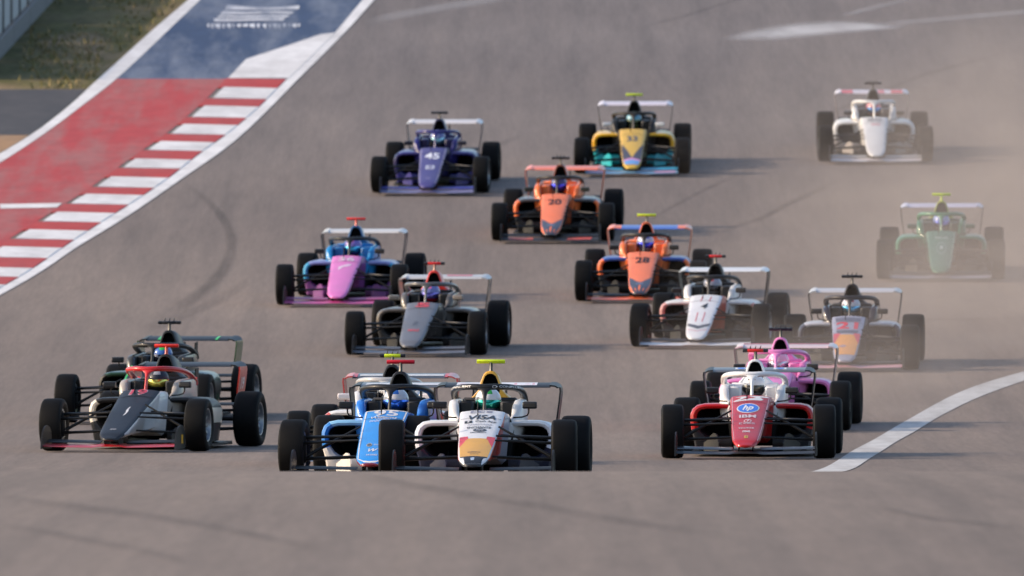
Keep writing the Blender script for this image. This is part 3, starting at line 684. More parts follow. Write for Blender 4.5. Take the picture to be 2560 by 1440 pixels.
# ------------------------------------------------------------------ build one car from a livery
BLK = (.012, .013, .016); CARB = (.010, .010, .011)
M_TYRE = plain((.0042, .0043, .0050), .66, 0, .14); M_RIM = plain((.30, .32, .35), .35, .7); M_NUT = plain((.12, .12, .13), .4, .6); M_DARK = plain((.008, .008, .009), .8, 0, .2); M_CARB = plain(CARB, .5, 0, .25); M_ROD = plain((.010, .010, .011), .42, 0, .35)
def car(name, label, u, v, yaw, lv, decals=(), dist=None, drv='', group='racing cars on the track'):
    if dist: d = dist; x = (u - 1280) / F * d
    else: x, d = at(u, v)
    root = empty(name, label=label, category='racing car', group=group)
    sl = gslope(d + 1.2 * math.cos(yaw)); fy = Vector((math.sin(yaw), math.cos(yaw), 0)); fy.z = sl * fy.y; fy.normalize()
    fx = Vector((math.cos(yaw), -math.sin(yaw), 0)); up = fx.cross(fy).normalized(); fx = fy.cross(up).normalized()
    zb = max(gz(d), gz(d) + (gz(d + WBASE) - gz(d) - sl * WBASE) * 0)
    Mx = Matrix(((fx.x, fy.x, up.x, x), (fx.y, fy.y, up.y, d), (fx.z, fy.z, up.z, zb + .006), (0, 0, 0, 1))); root.matrix_world = Mx
    g = lambda k, dflt=BLK: lv.get(k, dflt)
    steer = RV.uniform(-.05, .05); turn = RV.uniform(-.22, .22)
    def pm(k, dflt=BLK):
        c = g(k, dflt)
        return paint(c[:3], c[3] if len(c) > 3 else .28)
    body = g('body', (.7, .7, .7)); nose = g('nose', body)
    no = link('nose', P['nose'], root, [paint(nose), pm('noseside', nose), pm('tip', nose)])
    link('chassis', P['chassis'], root, [pm('chassis', g('noseside', nose)), M_DARK])
    for s in ('', '-'):
        link('cockpit_side', P['cockpit_side' + s], root, [pm('cockpit', body)])
        link('sidepod', P['sidepod' + s], root, [pm('pod', body), pm('podlip', g('pod', body)), pm('lower', BLK), M_DARK])
        link('bargeboard', P['bargeboard' + s], root, [pm('lower', CARB)])
        link('flap', P['flap' + s], root, [pm('flap', CARB)]); link('endplate', P['endplate' + s], root, [pm('fep', CARB)])
        link('wing_endplate', P['wing_endplate' + s], root, [pm('rwe', BLK), pm('rwc', g('rw', body))])
        mi = link('mirror', P['mirror' + s], root, [pm('mirror', BLK)]); link('stalk', P['stalk' + s], mi, [M_CARB])
        for k, nm in (('uw', 'upper_wishbone'), ('lw', 'lower_wishbone'), ('pr', 'pushrod'), ('tr', 'track_rod'), ('ruw', 'rear_wishbone'), ('ds', 'driveshaft')): link(nm, P[k + s], root, [M_ROD])
        sg = -1 if s else 1
        for k, xx, yy, R, up_ in (('f', .760, 0, RF, 'upf'), ('r', .722, WBASE, RR, 'upr')):
            w = empty('wheel'); w.parent = root; w.location = (sg * xx, yy, R); w.rotation_euler = (0, 0, steer if k == 'f' else 0)
            link('tyre', P['tyre_' + k], w, [M_TYRE]); link('rim', P['rim_' + k + s], w, [M_RIM, M_NUT, M_DARK]); link('upright', P[up_ + s], root, [M_DARK])
    link('headrest', P['headrest'], root, [pm('headrest', BLK + (.6,))]); link('engine_cover', P['engine_cover'], root, [pm('airbox', body), M_DARK])
    link('floor', P['floor'], root, [M_CARB]); link('front_wing', P['front_plane'], root, [pm('fw', CARB)]); link('wing_pylon', P['wing_pylon'], root, [M_CARB])
    rw = link('rear_wing', P['rear_plane'], root, [pm('rw', body), M_CARB]); link('beam_wing', P['beam'], root, [M_CARB]); link('wing_support', P['wing_support'], root, [M_CARB]); link('gearbox', P['gearbox'], root, [M_CARB])
    tc = g('tcam', BLK); link('camera_bar', P['tcam1' if g('prong', False) else 'tcam0'], root, [plain(tc, .4), plain(BLK, .4), plain(g('stem', BLK), .4)])
    ha = link('halo', P['halo'], root, [pm('halo', BLK)]); link('antenna', P['antenna'], root, [M_CARB])
    par = {'nose': no, 'rw': rw, 'halo': ha, 'root': root}
    for dd in decals:
        kind, col, me = dd[0], dd[1], dd[2]; o = link(me.name.split('.')[0], me, par.get(kind, root), [paint(col, .35)])
    link('panel_seam', P['seam'], no, [M_DARK])
    # driver
    body_o = link('person', P['body'], None, [plain(g('suit', (.06, .06, .08)), .8)], category='person', group='drivers in the racing cars', label=drv); body_o.matrix_world = Mx
    he = link('helmet', P['helmet'], body_o, [paint(g('hel', (.7, .7, .7)), .2), paint(g('hel2', g('hel', (.7, .7, .7))), .2), paint(g('hel3', g('hel', (.7, .7, .7))), .2), paint(g('brow', g('hel', (.7, .7, .7))), .2)]); he.matrix_local = Matrix.Translation(HC) @ Matrix.Rotation(turn, 4, 'Z') @ Matrix.Translation(-HC); link('visor', P['visor'], he, [paint(g('visor', (.05, .06, .08)), .08, .6)])
    return root
def S(r, g, b, *ex): return tuple(((c / 255 + .055) / 1.055) ** 2.4 if c > 10 else c / 255 / 12.92 for c in (r, g, b)) + tuple(ex)
WHT = (.70, .71, .73); RED = S(190, 30, 32); GOLD = S(214, 160, 50); NAVY = S(28, 34, 66); ORG = S(240, 122, 66); YEL = (.62, .78, .02); LRED = S(225, 50, 35); SKYB = S(80, 180, 220)
def T(s, cu, cv, wu, hv, col, **k): return ('nose', col, text_mesh(s, cu, cv, wu, hv, **k))
def U(n, cu, cv, wu, hv, col, **k):
    """a row of small printing too fine to read: uneven strokes"""
    rr = random.Random(n * 31 + int(cv * 997)); bm = bmesh.new(); w = wu / n
    for i in range(n):
        x0 = cu - wu / 2 + i * w; a0 = x0 + w * rr.uniform(.02, .12); a1 = x0 + w * rr.uniform(.78, .95); h0 = hv / 2 * rr.uniform(.7, 1); t = hv * rr.uniform(.2, .34)
        q = [[(a0, cv - h0), (a1, cv - h0), (a1, cv - h0 + t), (a0, cv - h0 + t)], [(a0, cv + h0 - t), (a1, cv + h0 - t), (a1, cv + h0), (a0, cv + h0)], [(a0, cv - h0 + t), (a0 + w * .26, cv - h0 + t), (a0 + w * .26, cv + h0 - t), (a0, cv + h0 - t)]]
        for p in q[:rr.choice((2, 3, 3))]: bm.faces.new([bm.verts.new((u, -v, 0)) for u, v in p])
    return ('nose', col, map_mesh(bm, nose_pt, k.get('off', .0035), 'fine_print', .25))
def Q(pts, col, **k): return ('nose', col, poly_mesh(pts, name='paint_or_glint_patch', **k))
def RW(a0, a1, col, b0=.05, b1=.95): return ('rw', col, poly_mesh([(a0, b0), (a1, b0), (a1, b1), (a0, b1)], rw_pt, .0025, 'wing_patch'))
def FW(a0, a1, col): return ('root', col, poly_mesh([(a0, .05), (a1, .05), (a1, .9), (a0, .9)], fp_pt, .003, 'wing_patch', .1))
EDGE = lambda c, w=.06: [Q([(-1, .02), (-1 + w, .02), (-1 + w, .94), (-1, .94)], c), Q([(1, .02), (1 - w, .02), (1 - w, .94), (1, .94)], c)]

# front left: black and white car, red halo
BN = S(30, 33, 40)
car('racing_car', 'black and white racing car with red halo and number 19 at far left', 316, 1129, .19,
    dict(body=WHT, nose=BN, noseside=WHT, cockpit=S(165, 160, 156), pod=S(22, 23, 26), podlip=S(225, 215, 200), airbox=BLK, halo=S(190, 28, 28), fw=S(175, 22, 35), flap=CARB, rw=BLK, rwe=S(180, 50, 40), tcam=LRED, stem=LRED, hel=S(30, 36, 52), hel2=S(150, 155, 165), hel3=S(40, 42, 50), visor=S(205, 195, 90), suit=S(30, 30, 36)),
    [T('19', -.02, .075, .95, .13, S(190, 40, 60), bold=.02, off=.005), T('19', -.02, .075, 1.0, .145, (.7, .7, .72), bold=.03, off=.0025),
     Q([(.05, .42), (.12, .40), (.10, .46), (.16, .50), (.10, .56), (-.02, .60), (.04, .53), (-.02, .48)], (.7, .7, .72)), U(8, -.05, .87, .5, .02, (.5, .5, .52)),
     Q([(-1, .185), (0, .165), (1, .185), (1, .19), (0, .172), (-1, .19)], BLK),
     ('root', (.72, .70, .70), text_mesh('19', .5, .33, .5, .26, fn=lambda a, b, off=0: plate_pt(a, b, .012), bold=.02)),
     ('root', S(230, 170, 20), poly_mesh([(-.62, .09), (-.54, .09), (-.54, .18), (-.62, .18)], lambda a, b, off=0: Vector((.709, a, b)), 0, 'sticker'))],
    drv='driver in dark helmet with yellow visor in the number 19 car')
# behind it: black and green car
GRN = S(40, 190, 70)
car('racing_car', 'black racing car with green edges just behind the number 19 car', 338, 1058, .175,
    dict(body=S(24, 26, 28), nose=S(20, 22, 24), pod=S(30, 60, 40), podlip=S(20, 20, 22), lower=S(12, 60, 45), halo=S(26, 26, 28), rw=S(22, 24, 24), rwe=S(60, 90, 60), tcam=BLK, prong=True, hel=S(60, 110, 190), hel2=S(60, 190, 80), hel3=S(40, 170, 70), visor=S(30, 36, 60), cockpit=S(60, 62, 62)),
    [RW(-.72, -.66, GRN), RW(.66, .72, GRN), Q([(-1, .0), (-.9, .0), (-.85, .9), (-.95, .9)], GRN), Q([(1, .0), (.9, .0), (.85, .9), (.95, .9)], GRN)],
    drv='driver in blue and green helmet in the black car behind number 19')
# white car behind the blue one
car('racing_car', 'white racing car with white mirrors and red wing tips behind the blue car', 943, 1167, .068,
    dict(body=WHT, pod=WHT, podlip=S(200, 90, 80), halo=S(170, 170, 172), airbox=BLK, rw=S(60, 60, 64), rwc=S(200, 70, 66), rwe=S(200, 60, 60), mirror=S(225, 215, 215), tcam=YEL, prong=True, hel=WHT, hel2=S(190, 40, 50), visor=S(60, 60, 70), fw=S(150, 150, 152)),
    [RW(-.85, .9, S(215, 215, 215), .25, .6), RW(-1, -.9, S(200, 60, 60)), RW(.92, 1, S(200, 60, 60))], drv='driver in white and red helmet in the white car behind the blue car')
# blue 95
BLU = S(26, 140, 226)
car('racing_car', 'blue racing car with white edged nose and number 95', 947, 0, .092,
    dict(body=S(30, 130, 220), nose=BLU, noseside=S(20, 40, 110), tip=S(120, 20, 30), rwc=BLK, brow=S(210, 210, 215), chassis=S(22, 60, 150), cockpit=S(40, 120, 215), pod=S(130, 185, 225), podlip=S(20, 120, 205), lower=S(205, 200, 195), halo=S(26, 27, 30), airbox=BLK, rw=S(70, 70, 74), tcam=S(190, 20, 40), hel=S(200, 200, 205), hel2=S(30, 90, 170), hel3=S(50, 80, 120), visor=S(40, 110, 225), suit=S(20, 60, 150)),
    EDGE((.72, .73, .75), .07) + [Q([(-1, .93), (-.6, .975), (0, .985), (.6, .975), (1, .93), (1, .95), (.6, .995), (0, 1.0), (-.6, .995), (-1, .95)], (.72, .73, .75)),
     Q([(-1, -.0), (1, -.0), (1, .015), (-1, .015)], (.72, .73, .75)),
     T('95', .02, .075, 1.2, .13, (.74, .74, .76), bold=.02), T('Williams', -.02, .175, 1.3, .05, (.74, .74, .76), bold=.02, shear=.2), U(6, -.02, .215, .7, .02, (.5, .55, .62)), T('Driver Academy', -.02, .25, 1.35, .04, (.7, .71, .74), bold=.015, shear=.2),
     Q(ell(-.36, .70, .17, .032), S(190, 180, 150)), Q(ell(-.36, .70, .14, .024), S(70, 70, 75), off=.0035), U(8, .18, .70, .5, .022, (.55, .6, .7)),
     T('W', -.02, .80, .62, .055, (.75, .75, .77), bold=.02, shear=.35), U(6, .0, .885, .8, .026, (.6, .66, .75), bold=.02), RW(-.9, .95, S(200, 200, 204), .2, .75)],
    dist=152.3, drv='driver in blue and white helmet in the number 95 car')
# white car with gold nose
car('racing_car', 'white racing car with gold nose, gold roll hoop and black halo in the front middle', 1195, 0, .056,
    dict(body=WHT, nose=WHT, noseside=S(200, 50, 30), chassis=S(160, 160, 175), pod=WHT, podlip=S(220, 222, 230), lower=S(22, 26, 48), tip=S(40, 44, 52), halo=S(24, 25, 27), airbox=GOLD, rw=S(24, 24, 26), rwe=S(40, 40, 42), tcam=YEL, hel=WHT, hel2=S(40, 165, 70), hel3=S(150, 160, 200), visor=S(30, 170, 150), suit=NAVY),
    [U(3, -.02, .045, 1.1, .055, S(140, 140, 160), bold=.02, shear=.25), T('VISA', .05, .17, 1.35, .10, S(48, 50, 58), bold=.02, shear=.22),
     Q([(-.78, .235), (-.42, .235), (-.40, .28), (-.80, .28)], S(40, 42, 46)), T('s', -.6, .258, .12, .032, WHT, off=.005), T('Cash App', .27, .258, 1.05, .05, S(52, 54, 60), bold=.012),
     T('ANASTASIA', .0, .315, 1.3, .026, S(150, 152, 168)), T('ENCHANTE', -.02, .37, 1.25, .038, S(50, 52, 60), bold=.02), Q(ell(.05, .42, .37, .028), S(44, 48, 58)), T('Ford', .05, .42, .4, .03, S(215, 216, 222), off=.0048, shear=.3), U(11, .0, .465, .9, .022, S(80, 82, 92)),
     Q([(-.62, .575), (.62, .575), (.98, .72), (.98, .90), (-.98, .90), (-.98, .72)], GOLD), Q([(-1, .535), (-.55, .535), (-.52, .575), (-.98, .72), (-1, .72)], S(215, 60, 70), off=.003), Q([(1, .535), (.55, .535), (.52, .575), (.98, .72), (1, .72)], S(205, 50, 58), off=.003),
     Q([(-.98, .90), (.98, .90), (.96, 1), (-.96, 1)], S(40, 44, 52)), U(13, -.02, .83, .85, .02, S(90, 66, 24)), U(6, .02, .865, .6, .014, S(100, 74, 28)), Q([(-.22, .935), (-.04, .925), (.08, .93), (.08, .965), (-.2, .97)], S(160, 180, 205), off=.0045),
     RW(-.78, .74, S(228, 225, 232), .2, .95), RW(-.72, -.45, S(215, 130, 140), .35, .6), RW(.3, .36, S(220, 110, 120), .3, .8), RW(.5, .62, S(215, 90, 100), .3, .8), RW(.64, .7, S(215, 90, 100), .3, .8),
     ('halo', (.6, .6, .62), text_mesh('CONFLUENT', .42, -.05, .46, .62, fn=halo_pt, bold=.02, maxlen=.08, off=.002)), ('halo', (.6, .6, .62), text_mesh('CONFLUENT', -.42, -.05, .46, .62, fn=halo_pt, bold=.02, maxlen=.08, off=.002)),
     ('halo', (.6, .6, .62), poly_mesh(ell(.14, -.02, .035, .45), halo_pt, .002, 'emblem', .05)), ('halo', BLK, poly_mesh(ell(.14, -.02, .026, .33), halo_pt, .0035, 'emblem', .05))],
    dist=150.2, drv='driver in white helmet with green top and teal visor in the gold nosed car')
# red car
CR = S(176, 18, 20)
HPB = S(40, 110, 215)
car('racing_car', 'red racing car with white halo and oval hp logo at front right', 1871, 1147, .05,
    dict(body=CR, nose=CR, noseside=S(160, 22, 22), cockpit=(.72, .72, .74), headrest=(.68, .69, .72, .5), halo=(.72, .72, .74), airbox=(.72, .72, .74), fw=S(44, 46, 52), flap=S(50, 52, 58), rw=S(80, 77, 72), rwc=BLK, tcam=S(215, 30, 25), prong=True, hel=(.70, .70, .72), hel2=S(60, 60, 66), hel3=S(120, 120, 125), visor=S(70, 66, 60), suit=S(160, 30, 30)),
    EDGE(S(215, 190, 195), .025) + [Q([(-.9, .04), (-.35, .03), (-.15, .05), (-.55, .11), (-.9, .14), (-.95, .13), (-.6, .09), (-.5, .055)], (.72, .72, .74)), Q([(-.1, .035), (.5, .02), (.95, .02), (.95, .045), (.5, .055), (.72, .10), (.6, .13), (-.1, .135), (-.9, .15), (-.85, .135), (-.2, .10), (.3, .07)], (.72, .72, .74)),  # the EDGE strips are a specular highlight painted along the red nose edges
     Q(ell(-.08, .31, .66, .098), (.74, .75, .78)), Q(ell(-.08, .31, .60, .086), HPB, off=.0042), T('hp', -.08, .315, .66, .13, (.76, .76, .8), off=.006, bold=.03, shear=.35),
     T('IBM', -.05, .475, 1.05, .062, S(205, 190, 196), bold=.03), Q(ell(-.02, .572, .25, .034), S(215, 195, 198)), Q(ell(-.02, .574, .20, .024), CR, off=.004), T('/', .0, .57, .2, .04, S(215, 195, 198), off=.0055, bold=.03), U(4, -.03, .62, 1.1, .036, S(190, 165, 175), bold=.02),
     U(6, -.05, .715, 1.1, .028, S(205, 185, 190), bold=.03), U(4, -.02, .785, .55, .036, (.72, .70, .72), bold=.02, shear=.3), Q([(-.14, .865), (.14, .865), (.14, .91), (-.14, .91)], S(200, 165, 50)), Q([(-.03, .875), (.04, .875), (.03, .90), (-.03, .90)], S(60, 60, 30), off=.004),
     RW(-.52, -.26, (.70, .71, .75), .35, .9), RW(.3, .58, (.70, .71, .75), .35, .9), ('rw', HPB, poly_mesh(ell(-.39, .62, .09, .22), rw_pt, .004, 'emblem')), ('rw', HPB, poly_mesh(ell(.44, .62, .09, .22), rw_pt, .004, 'emblem'))],
    drv='driver in plain white helmet in the red car')
# pink car
PK = S(222, 130, 190)
car('racing_car', 'all pink racing car half hidden behind the red car', 1927, 1077, .07,
    dict(body=PK, nose=PK, pod=PK, cockpit=PK, headrest=PK, halo=PK, airbox=PK, rw=S(215, 190, 190), rwe=S(120, 112, 108), tcam=BLK, prong=True, hel=S(220, 180, 200), hel2=S(225, 130, 180), visor=S(190, 190, 200), lower=S(190, 110, 160), mirror=S(40, 38, 38)),
    [RW(-1, 1, S(195, 55, 65), .72, 1)], drv='driver in pink and white helmet in the pink car')
# dark nosed car with 21
car('racing_car', 'racing car with red 21 and gold nose, white shoulders, in dust at right', 2117, 925, .053,
    dict(body=WHT, nose=S(150, 151, 170), noseside=S(30, 30, 52), chassis=S(40, 40, 56), cockpit=S(36, 36, 54), pod=S(190, 190, 200), podlip=NAVY, halo=S(46, 44, 50), airbox=S(48, 42, 44), rw=S(190, 185, 185), rwe=S(70, 66, 66), fw=S(205, 150, 160), tcam=BLK, prong=True, hel=S(215, 210, 215), hel2=S(190, 60, 70), visor=S(70, 170, 215), mirror=S(50, 46, 46), suit=NAVY),
    [Q([(-.85, .05), (.85, .05), (.8, .155), (-.82, .155)], S(92, 92, 112)), T('21', -.03, .26, 1.5, .16, S(205, 45, 62), bold=.03), Q([(-.78, .37), (.8, .37), (.72, .44), (-.7, .44)], S(80, 80, 96)),
     Q([(-.5, .47), (.5, .47), (.95, .66), (.95, .92), (-.95, .92), (-.95, .66)], S(218, 150, 66)), Q([(-1, .44), (-.5, .44), (-.5, .47), (-.95, .66), (-1, .66)], S(205, 60, 80), off=.003), Q([(1, .44), (.5, .44), (.5, .47), (.95, .66), (1, .66)], S(205, 60, 80), off=.003), Q(ell(-.25, .74, .3, .025), S(150, 130, 150), off=.004)],
    drv='driver in white helmet with pale blue visor in the number 21 car')
# white 4
car('racing_car', 'white racing car with red pinstripes and number 4 in the middle right', 1754, 868, .102,
    dict(body=WHT, nose=(.70, .71, .74), noseside=S(190, 70, 50), podlip=S(205, 150, 145), halo=S(40, 38, 38), airbox=S(34, 32, 30), rw=WHT, fw=(.62, .64, .70), tcam=S(220, 40, 40), prong=True, hel=S(150, 150, 165), hel2=S(200, 60, 60), visor=S(60, 60, 70), mirror=S(40, 38, 38), flap=CARB),
    [T('4', .05, .31, .5, .125, S(40, 46, 52), bold=.02, shear=.15), Q([(-.27, .06), (-.21, .06), (-.25, .20), (-.31, .20)], S(205, 80, 90)), Q([(.33, .06), (.39, .06), (.34, .20), (.28, .20)], S(205, 80, 90)), Q([(-.34, .46), (-.27, .46), (-.31, .68), (-.38, .68)], S(205, 80, 90)), Q([(.22, .46), (.29, .46), (.25, .68), (.18, .68)], S(205, 80, 90)),
     Q([(-.97, .70), (-.2, .76), (0, .775), (.2, .76), (.97, .70), (.97, .76), (.2, .83), (0, .845), (-.2, .83), (-.97, .76)], S(70, 74, 84)), Q([(-.95, .83), (0, .89), (.95, .83), (.95, .84), (0, .90), (-.95, .84)], S(210, 120, 130))], drv='driver in grey helmet with red stripe in the number 4 car')
# orange pair
def orange(num): return [T(num, .02, .25, 1.05, .14, S(40, 36, 40), bold=.03), Q([(-1, .66), (-.3, .775), (0, .80), (.3, .775), (1, .66), (1, 1), (-1, 1)], S(66, 72, 88)), Q([(-.1, .88), (.12, .88), (.1, .92), (-.08, .92)], ORG, off=.004), U(3, 0, .83, .8, .028, S(130, 150, 190), off=.004)]
car('racing_car', 'orange racing car with blue topped rear wing and number 28', 1603, 753, .045,
    dict(body=ORG, nose=ORG, noseside=S(34, 32, 34), pod=S(60, 90, 170), podlip=ORG, cockpit=ORG, headrest=ORG, tip=S(60, 64, 78), rwc=ORG, halo=S(44, 42, 42), airbox=S(200, 95, 55), rw=S(70, 105, 190), rwe=S(200, 130, 100), fw=S(225, 100, 55), tcam=YEL, hel=S(190, 195, 215), hel2=S(100, 110, 190), visor=S(60, 70, 220), mirror=S(40, 38, 38), chassis=S(200, 95, 50)),
    orange('28') + [RW(-1, -.8, ORG), RW(.8, 1, ORG)], drv='driver in pale helmet with violet blue visor in the number 28 car')
# grey car
GY = S(100, 101, 107)
car('racing_car', 'grey racing car with red roll hoop and red marks on its nose', 1042, 888, .108,
    dict(body=GY, nose=GY, noseside=S(70, 66, 64), pod=S(86, 82, 79), podlip=S(104, 96, 88), halo=S(84, 83, 85), airbox=S(215, 50, 38), rw=S(185, 182, 180), rwe=S(110, 106, 100), fw=S(95, 97, 108), flap=S(80, 80, 86), tcam=S(215, 40, 36), stem=S(160, 100, 80), prong=True, hel=S(120, 125, 190), hel2=S(225, 110, 160), hel3=S(215, 40, 60), visor=S(110, 100, 190), mirror=S(120, 112, 106), cockpit=S(96, 94, 94)),
    [T('5', .05, .085, .95, .12, S(220, 60, 70), bold=.03), T('R', -.05, .54, .42, .10, S(90, 92, 100), bold=.02, shear=.2), U(6, -.02, .70, .95, .05, S(205, 70, 76), bold=.02), RW(.05, .72, S(205, 85, 95), .5, .95)], drv='driver in blue and pink helmet in the grey car')
# pink and blue 36
PP = S(214, 118, 190)
car('racing_car', 'pink nosed racing car with bright blue cockpit and number 36', 856, 763, .085,
    dict(body=S(20, 130, 200), nose=PP, noseside=S(130, 40, 100), chassis=S(130, 70, 140), pod=S(120, 130, 190), podlip=S(40, 150, 200), lower=S(110, 60, 120), cockpit=S(24, 132, 200), headrest=S(16, 110, 180), halo=S(34, 38, 44), airbox=S(24, 80, 130), rw=S(205, 200, 195), rwe=S(80, 80, 84), fw=S(190, 70, 140), flap=S(150, 70, 120), tcam=S(225, 60, 50), stem=S(225, 60, 50), hel=S(130, 110, 190), hel2=S(190, 110, 180), hel3=S(80, 60, 150), visor=S(70, 170, 215), mirror=S(34, 34, 38)),
    [T('36', .02, .11, 1.15, .12, S(228, 210, 228), bold=.02), Q([(-.42, .32), (.2, .26), (.5, .255), (.45, .29), (.2, .31), (-.1, .33), (-.35, .39), (-.45, .38)], S(226, 205, 226))], drv='driver in purple helmet in the number 36 car')
car('racing_car', 'orange racing car with orange rear wing and number 20', 1383, 602, .058,
    dict(body=ORG, nose=ORG, noseside=S(34, 32, 34), pod=S(80, 82, 86), podlip=ORG, cockpit=ORG, headrest=ORG, tip=S(60, 64, 78), halo=S(44, 42, 42), airbox=S(120, 60, 36), rw=S(235, 120, 80), rwe=S(200, 110, 80), fw=S(48, 48, 52), tcam=BLK, prong=True, hel=S(70, 70, 120), hel2=S(90, 90, 170), visor=S(50, 60, 225), mirror=S(40, 44, 38), chassis=S(190, 90, 50)),
    orange('20') + [FW(-.85, -.35, S(205, 90, 70)), FW(.35, .85, S(205, 80, 64))], drv='driver in dark blue helmet in the number 20 car')
# purple 45
PU = S(70, 60, 140)
car('racing_car', 'purple racing car with number 45 and white rear wing', 1077, 482, .064,
    dict(body=S(26, 26, 100), nose=S(70, 62, 124), noseside=S(18, 17, 56), pod=S(60, 56, 124), podlip=S(22, 20, 84), cockpit=S(26, 25, 104), headrest=S(16, 16, 76), halo=S(40, 37, 108), airbox=S(40, 36, 70), rw=S(210, 205, 205), rwe=S(120, 112, 112), fw=S(120, 116, 160), flap=S(50, 50, 150), lower=S(40, 38, 110), tcam=S(40, 40, 42), hel=S(120, 130, 180), hel2=S(90, 90, 160), visor=S(150, 200, 220), mirror=S(30, 30, 46)),
    EDGE(S(170, 160, 190), .06) + [T('45', .0, .26, 1.25, .17, S(225, 228, 240), bold=.03), T('E3', .0, .56, .85, .10, S(200, 205, 225), bold=.03), U(3, .0, .84, .5, .03, S(160, 150, 200))], drv='driver in pale blue helmet in the number 45 car')
# yellow 33
YL = S(226, 180, 40)
car('racing_car', 'yellow racing car with teal lower panels and number 33', 1581, 434, .022,
    dict(body=YL, nose=S(212, 172, 60), noseside=S(50, 48, 50), pod=YL, podlip=S(222, 165, 30), lower=S(20, 160, 172), flap=S(24, 150, 190), cockpit=S(40, 40, 40), halo=S(50, 48, 46), airbox=S(44, 40, 36), rw=S(215, 205, 215), rwe=S(140, 130, 125), fw=S(120, 165, 200), tcam=YEL, mirror=S(205, 205, 205), hel=S(110, 170, 190), hel2=S(70, 90, 60), hel3=S(170, 190, 120), visor=S(80, 90, 70), chassis=S(130, 110, 70)),
    [T('33', -.05, .30, .95, .14, S(80, 84, 96), bold=.03), Q([(-1, .45), (-.9, .45), (0, .80), (.9, .45), (1, .45), (1, .86), (-1, .86)], S(70, 68, 78)), Q([(-.98, .84), (0, .80), (.98, .84), (.98, .875), (0, .845), (-.98, .875)], S(210, 140, 190), off=.004), Q([(-.95, .875), (0, .845), (.95, .875), (.9, .96), (-.9, .96)], S(110, 160, 220), off=.004), FW(.5, .95, S(190, 150, 190)), FW(-.95, -.6, S(200, 150, 180))], drv='driver in green and blue helmet in the yellow car')
# white car far right
car('racing_car', 'white racing car with red and white rear wing farthest up the track at right', 2188, 403, .004,
    dict(body=(.72, .72, .72), headrest=S(70, 66, 66), halo=(.70, .70, .70), airbox=S(70, 62, 58), rw=S(215, 205, 210), rwe=S(180, 165, 160), fw=S(205, 200, 205), flap=S(160, 160, 162), lower=S(150, 145, 142), tcam=S(50, 46, 44), prong=True, hel=S(200, 110, 120), hel2=S(200, 190, 200), visor=S(70, 150, 225), mirror=S(70, 66, 64)),
    [U(10, .02, .10, 1.25, .08, S(110, 112, 116), bold=.02), U(4, .05, .24, .8, .05, S(215, 130, 140), bold=.02), RW(-1, -.62, S(215, 95, 95)), RW(.62, 1, S(215, 95, 95)), RW(.2, .4, S(215, 120, 125))], drv='driver with blue visor in the farthest white car')
# green car in dust
AG = S(20, 110, 84)
car('racing_car', 'green racing car with yellow camera bar fading into the dust at far right', 2352, 698, .03,
    dict(body=AG, nose=AG, noseside=S(16, 70, 56), pod=S(40, 130, 100), cockpit=AG, headrest=S(30, 66, 58), halo=S(70, 130, 100), airbox=S(140, 150, 40), rw=S(200, 195, 215), rwe=S(120, 112, 110), fw=S(150, 145, 160), tcam=YEL, stem=YEL, hel=S(150, 170, 225), hel2=S(200, 205, 230), visor=S(90, 110, 215), mirror=S(30, 80, 64)),
    [U(6, .05, .22, 1.0, .06, S(170, 190, 190), bold=.03), Q(ell(.05, .48, .42, .15), S(120, 150, 150)), Q(ell(.05, .48, .34, .115), AG, off=.0035), Q(ell(.05, .47, .14, .05), S(170, 190, 190), off=.005)] + EDGE(S(150, 190, 160), .05), drv='driver with blue visor in the green car')

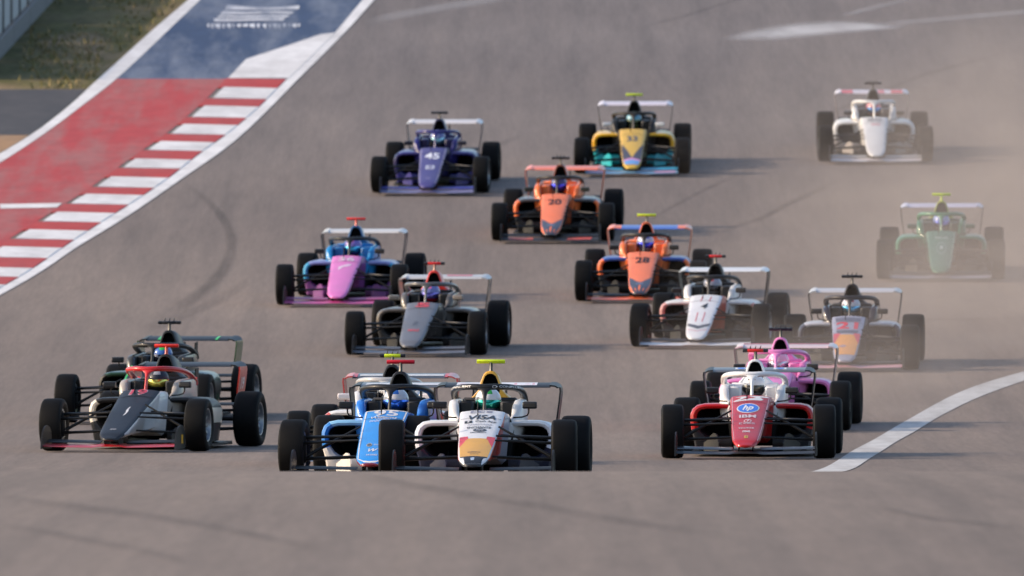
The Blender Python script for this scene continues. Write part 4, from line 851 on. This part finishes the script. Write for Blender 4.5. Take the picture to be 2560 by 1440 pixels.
# ------------------------------------------------------------------ dust thrown up on the right
def dust(name, loc, size, dens, col, seed, label):
    me = bpy.data.meshes.new(name); bm = bmesh.new(); bmesh.ops.create_icosphere(bm, subdivisions=3, radius=1.0); bm.to_mesh(me); bm.free()
    m = bpy.data.materials.new('dust'); m.use_nodes = True; ns = m.node_tree.nodes; ls = m.node_tree.links; ns.remove(ns['Principled BSDF'])
    pv = ns.new('ShaderNodeVolumePrincipled'); pv.inputs['Color'].default_value = (*col, 1); pv.inputs['Anisotropy'].default_value = .0
    tc = N(ns, 'ShaderNodeTexCoord'); ln = N(ns, 'ShaderNodeVectorMath', operation='LENGTH'); ls.new(tc.outputs['Object'], ln.inputs[0])
    mr = N(ns, 'ShaderNodeMapRange'); mr.interpolation_type = 'SMOOTHSTEP'; mr.inputs[1].default_value = 1.0; mr.inputs[2].default_value = .05; ls.new(ln.outputs['Value'], mr.inputs[0])
    mp = N(ns, 'ShaderNodeMapping'); mp.inputs['Location'].default_value = (seed, seed * 2, 0); ls.new(tc.outputs['Object'], mp.inputs[0])
    n = noise(ns, ls, mp.outputs[0], 2.6, 4, .6); r = N(ns, 'ShaderNodeMapRange'); r.inputs[1].default_value = .36; r.inputs[2].default_value = .66; r.inputs[3].default_value = .10; r.inputs[4].default_value = 1.75; ls.new(n, r.inputs[0])
    a = N(ns, 'ShaderNodeMath', operation='MULTIPLY'); ls.new(mr.outputs[0], a.inputs[0]); ls.new(r.outputs[0], a.inputs[1])
    b = N(ns, 'ShaderNodeMath', operation='MULTIPLY'); ls.new(a.outputs[0], b.inputs[0]); b.inputs[1].default_value = dens
    ls.new(b.outputs[0], pv.inputs['Density']); ls.new(pv.outputs[0], ns['Material Output'].inputs['Volume'])
    o = link(name, me, None, None, kind='stuff', label=label, category='dust'); me.materials.append(m); o.location = loc; o.scale = size; sl = math.atan(gslope(loc[1])); o.rotation_euler = (sl, 0, 0); return o
DC = (.55, .492, .458)
dust('dust_haze', (6.6, 216, gz(216) + .4), (5.2, 24, 2.6), .043, DC, 1.3, 'pale brown dust in front of the green car at right')
dust('dust_haze', (7.6, 247, gz(247) + .5), (6.0, 24, 3.4), .042, DC, 4.1, 'pale brown dust around the far white car at upper right')
dust('dust_haze', (3.6, 196, gz(196) + .2), (3.2, 12, 1.3), .036, DC, 7.7, 'thin dust low over the track around the number 21 car')
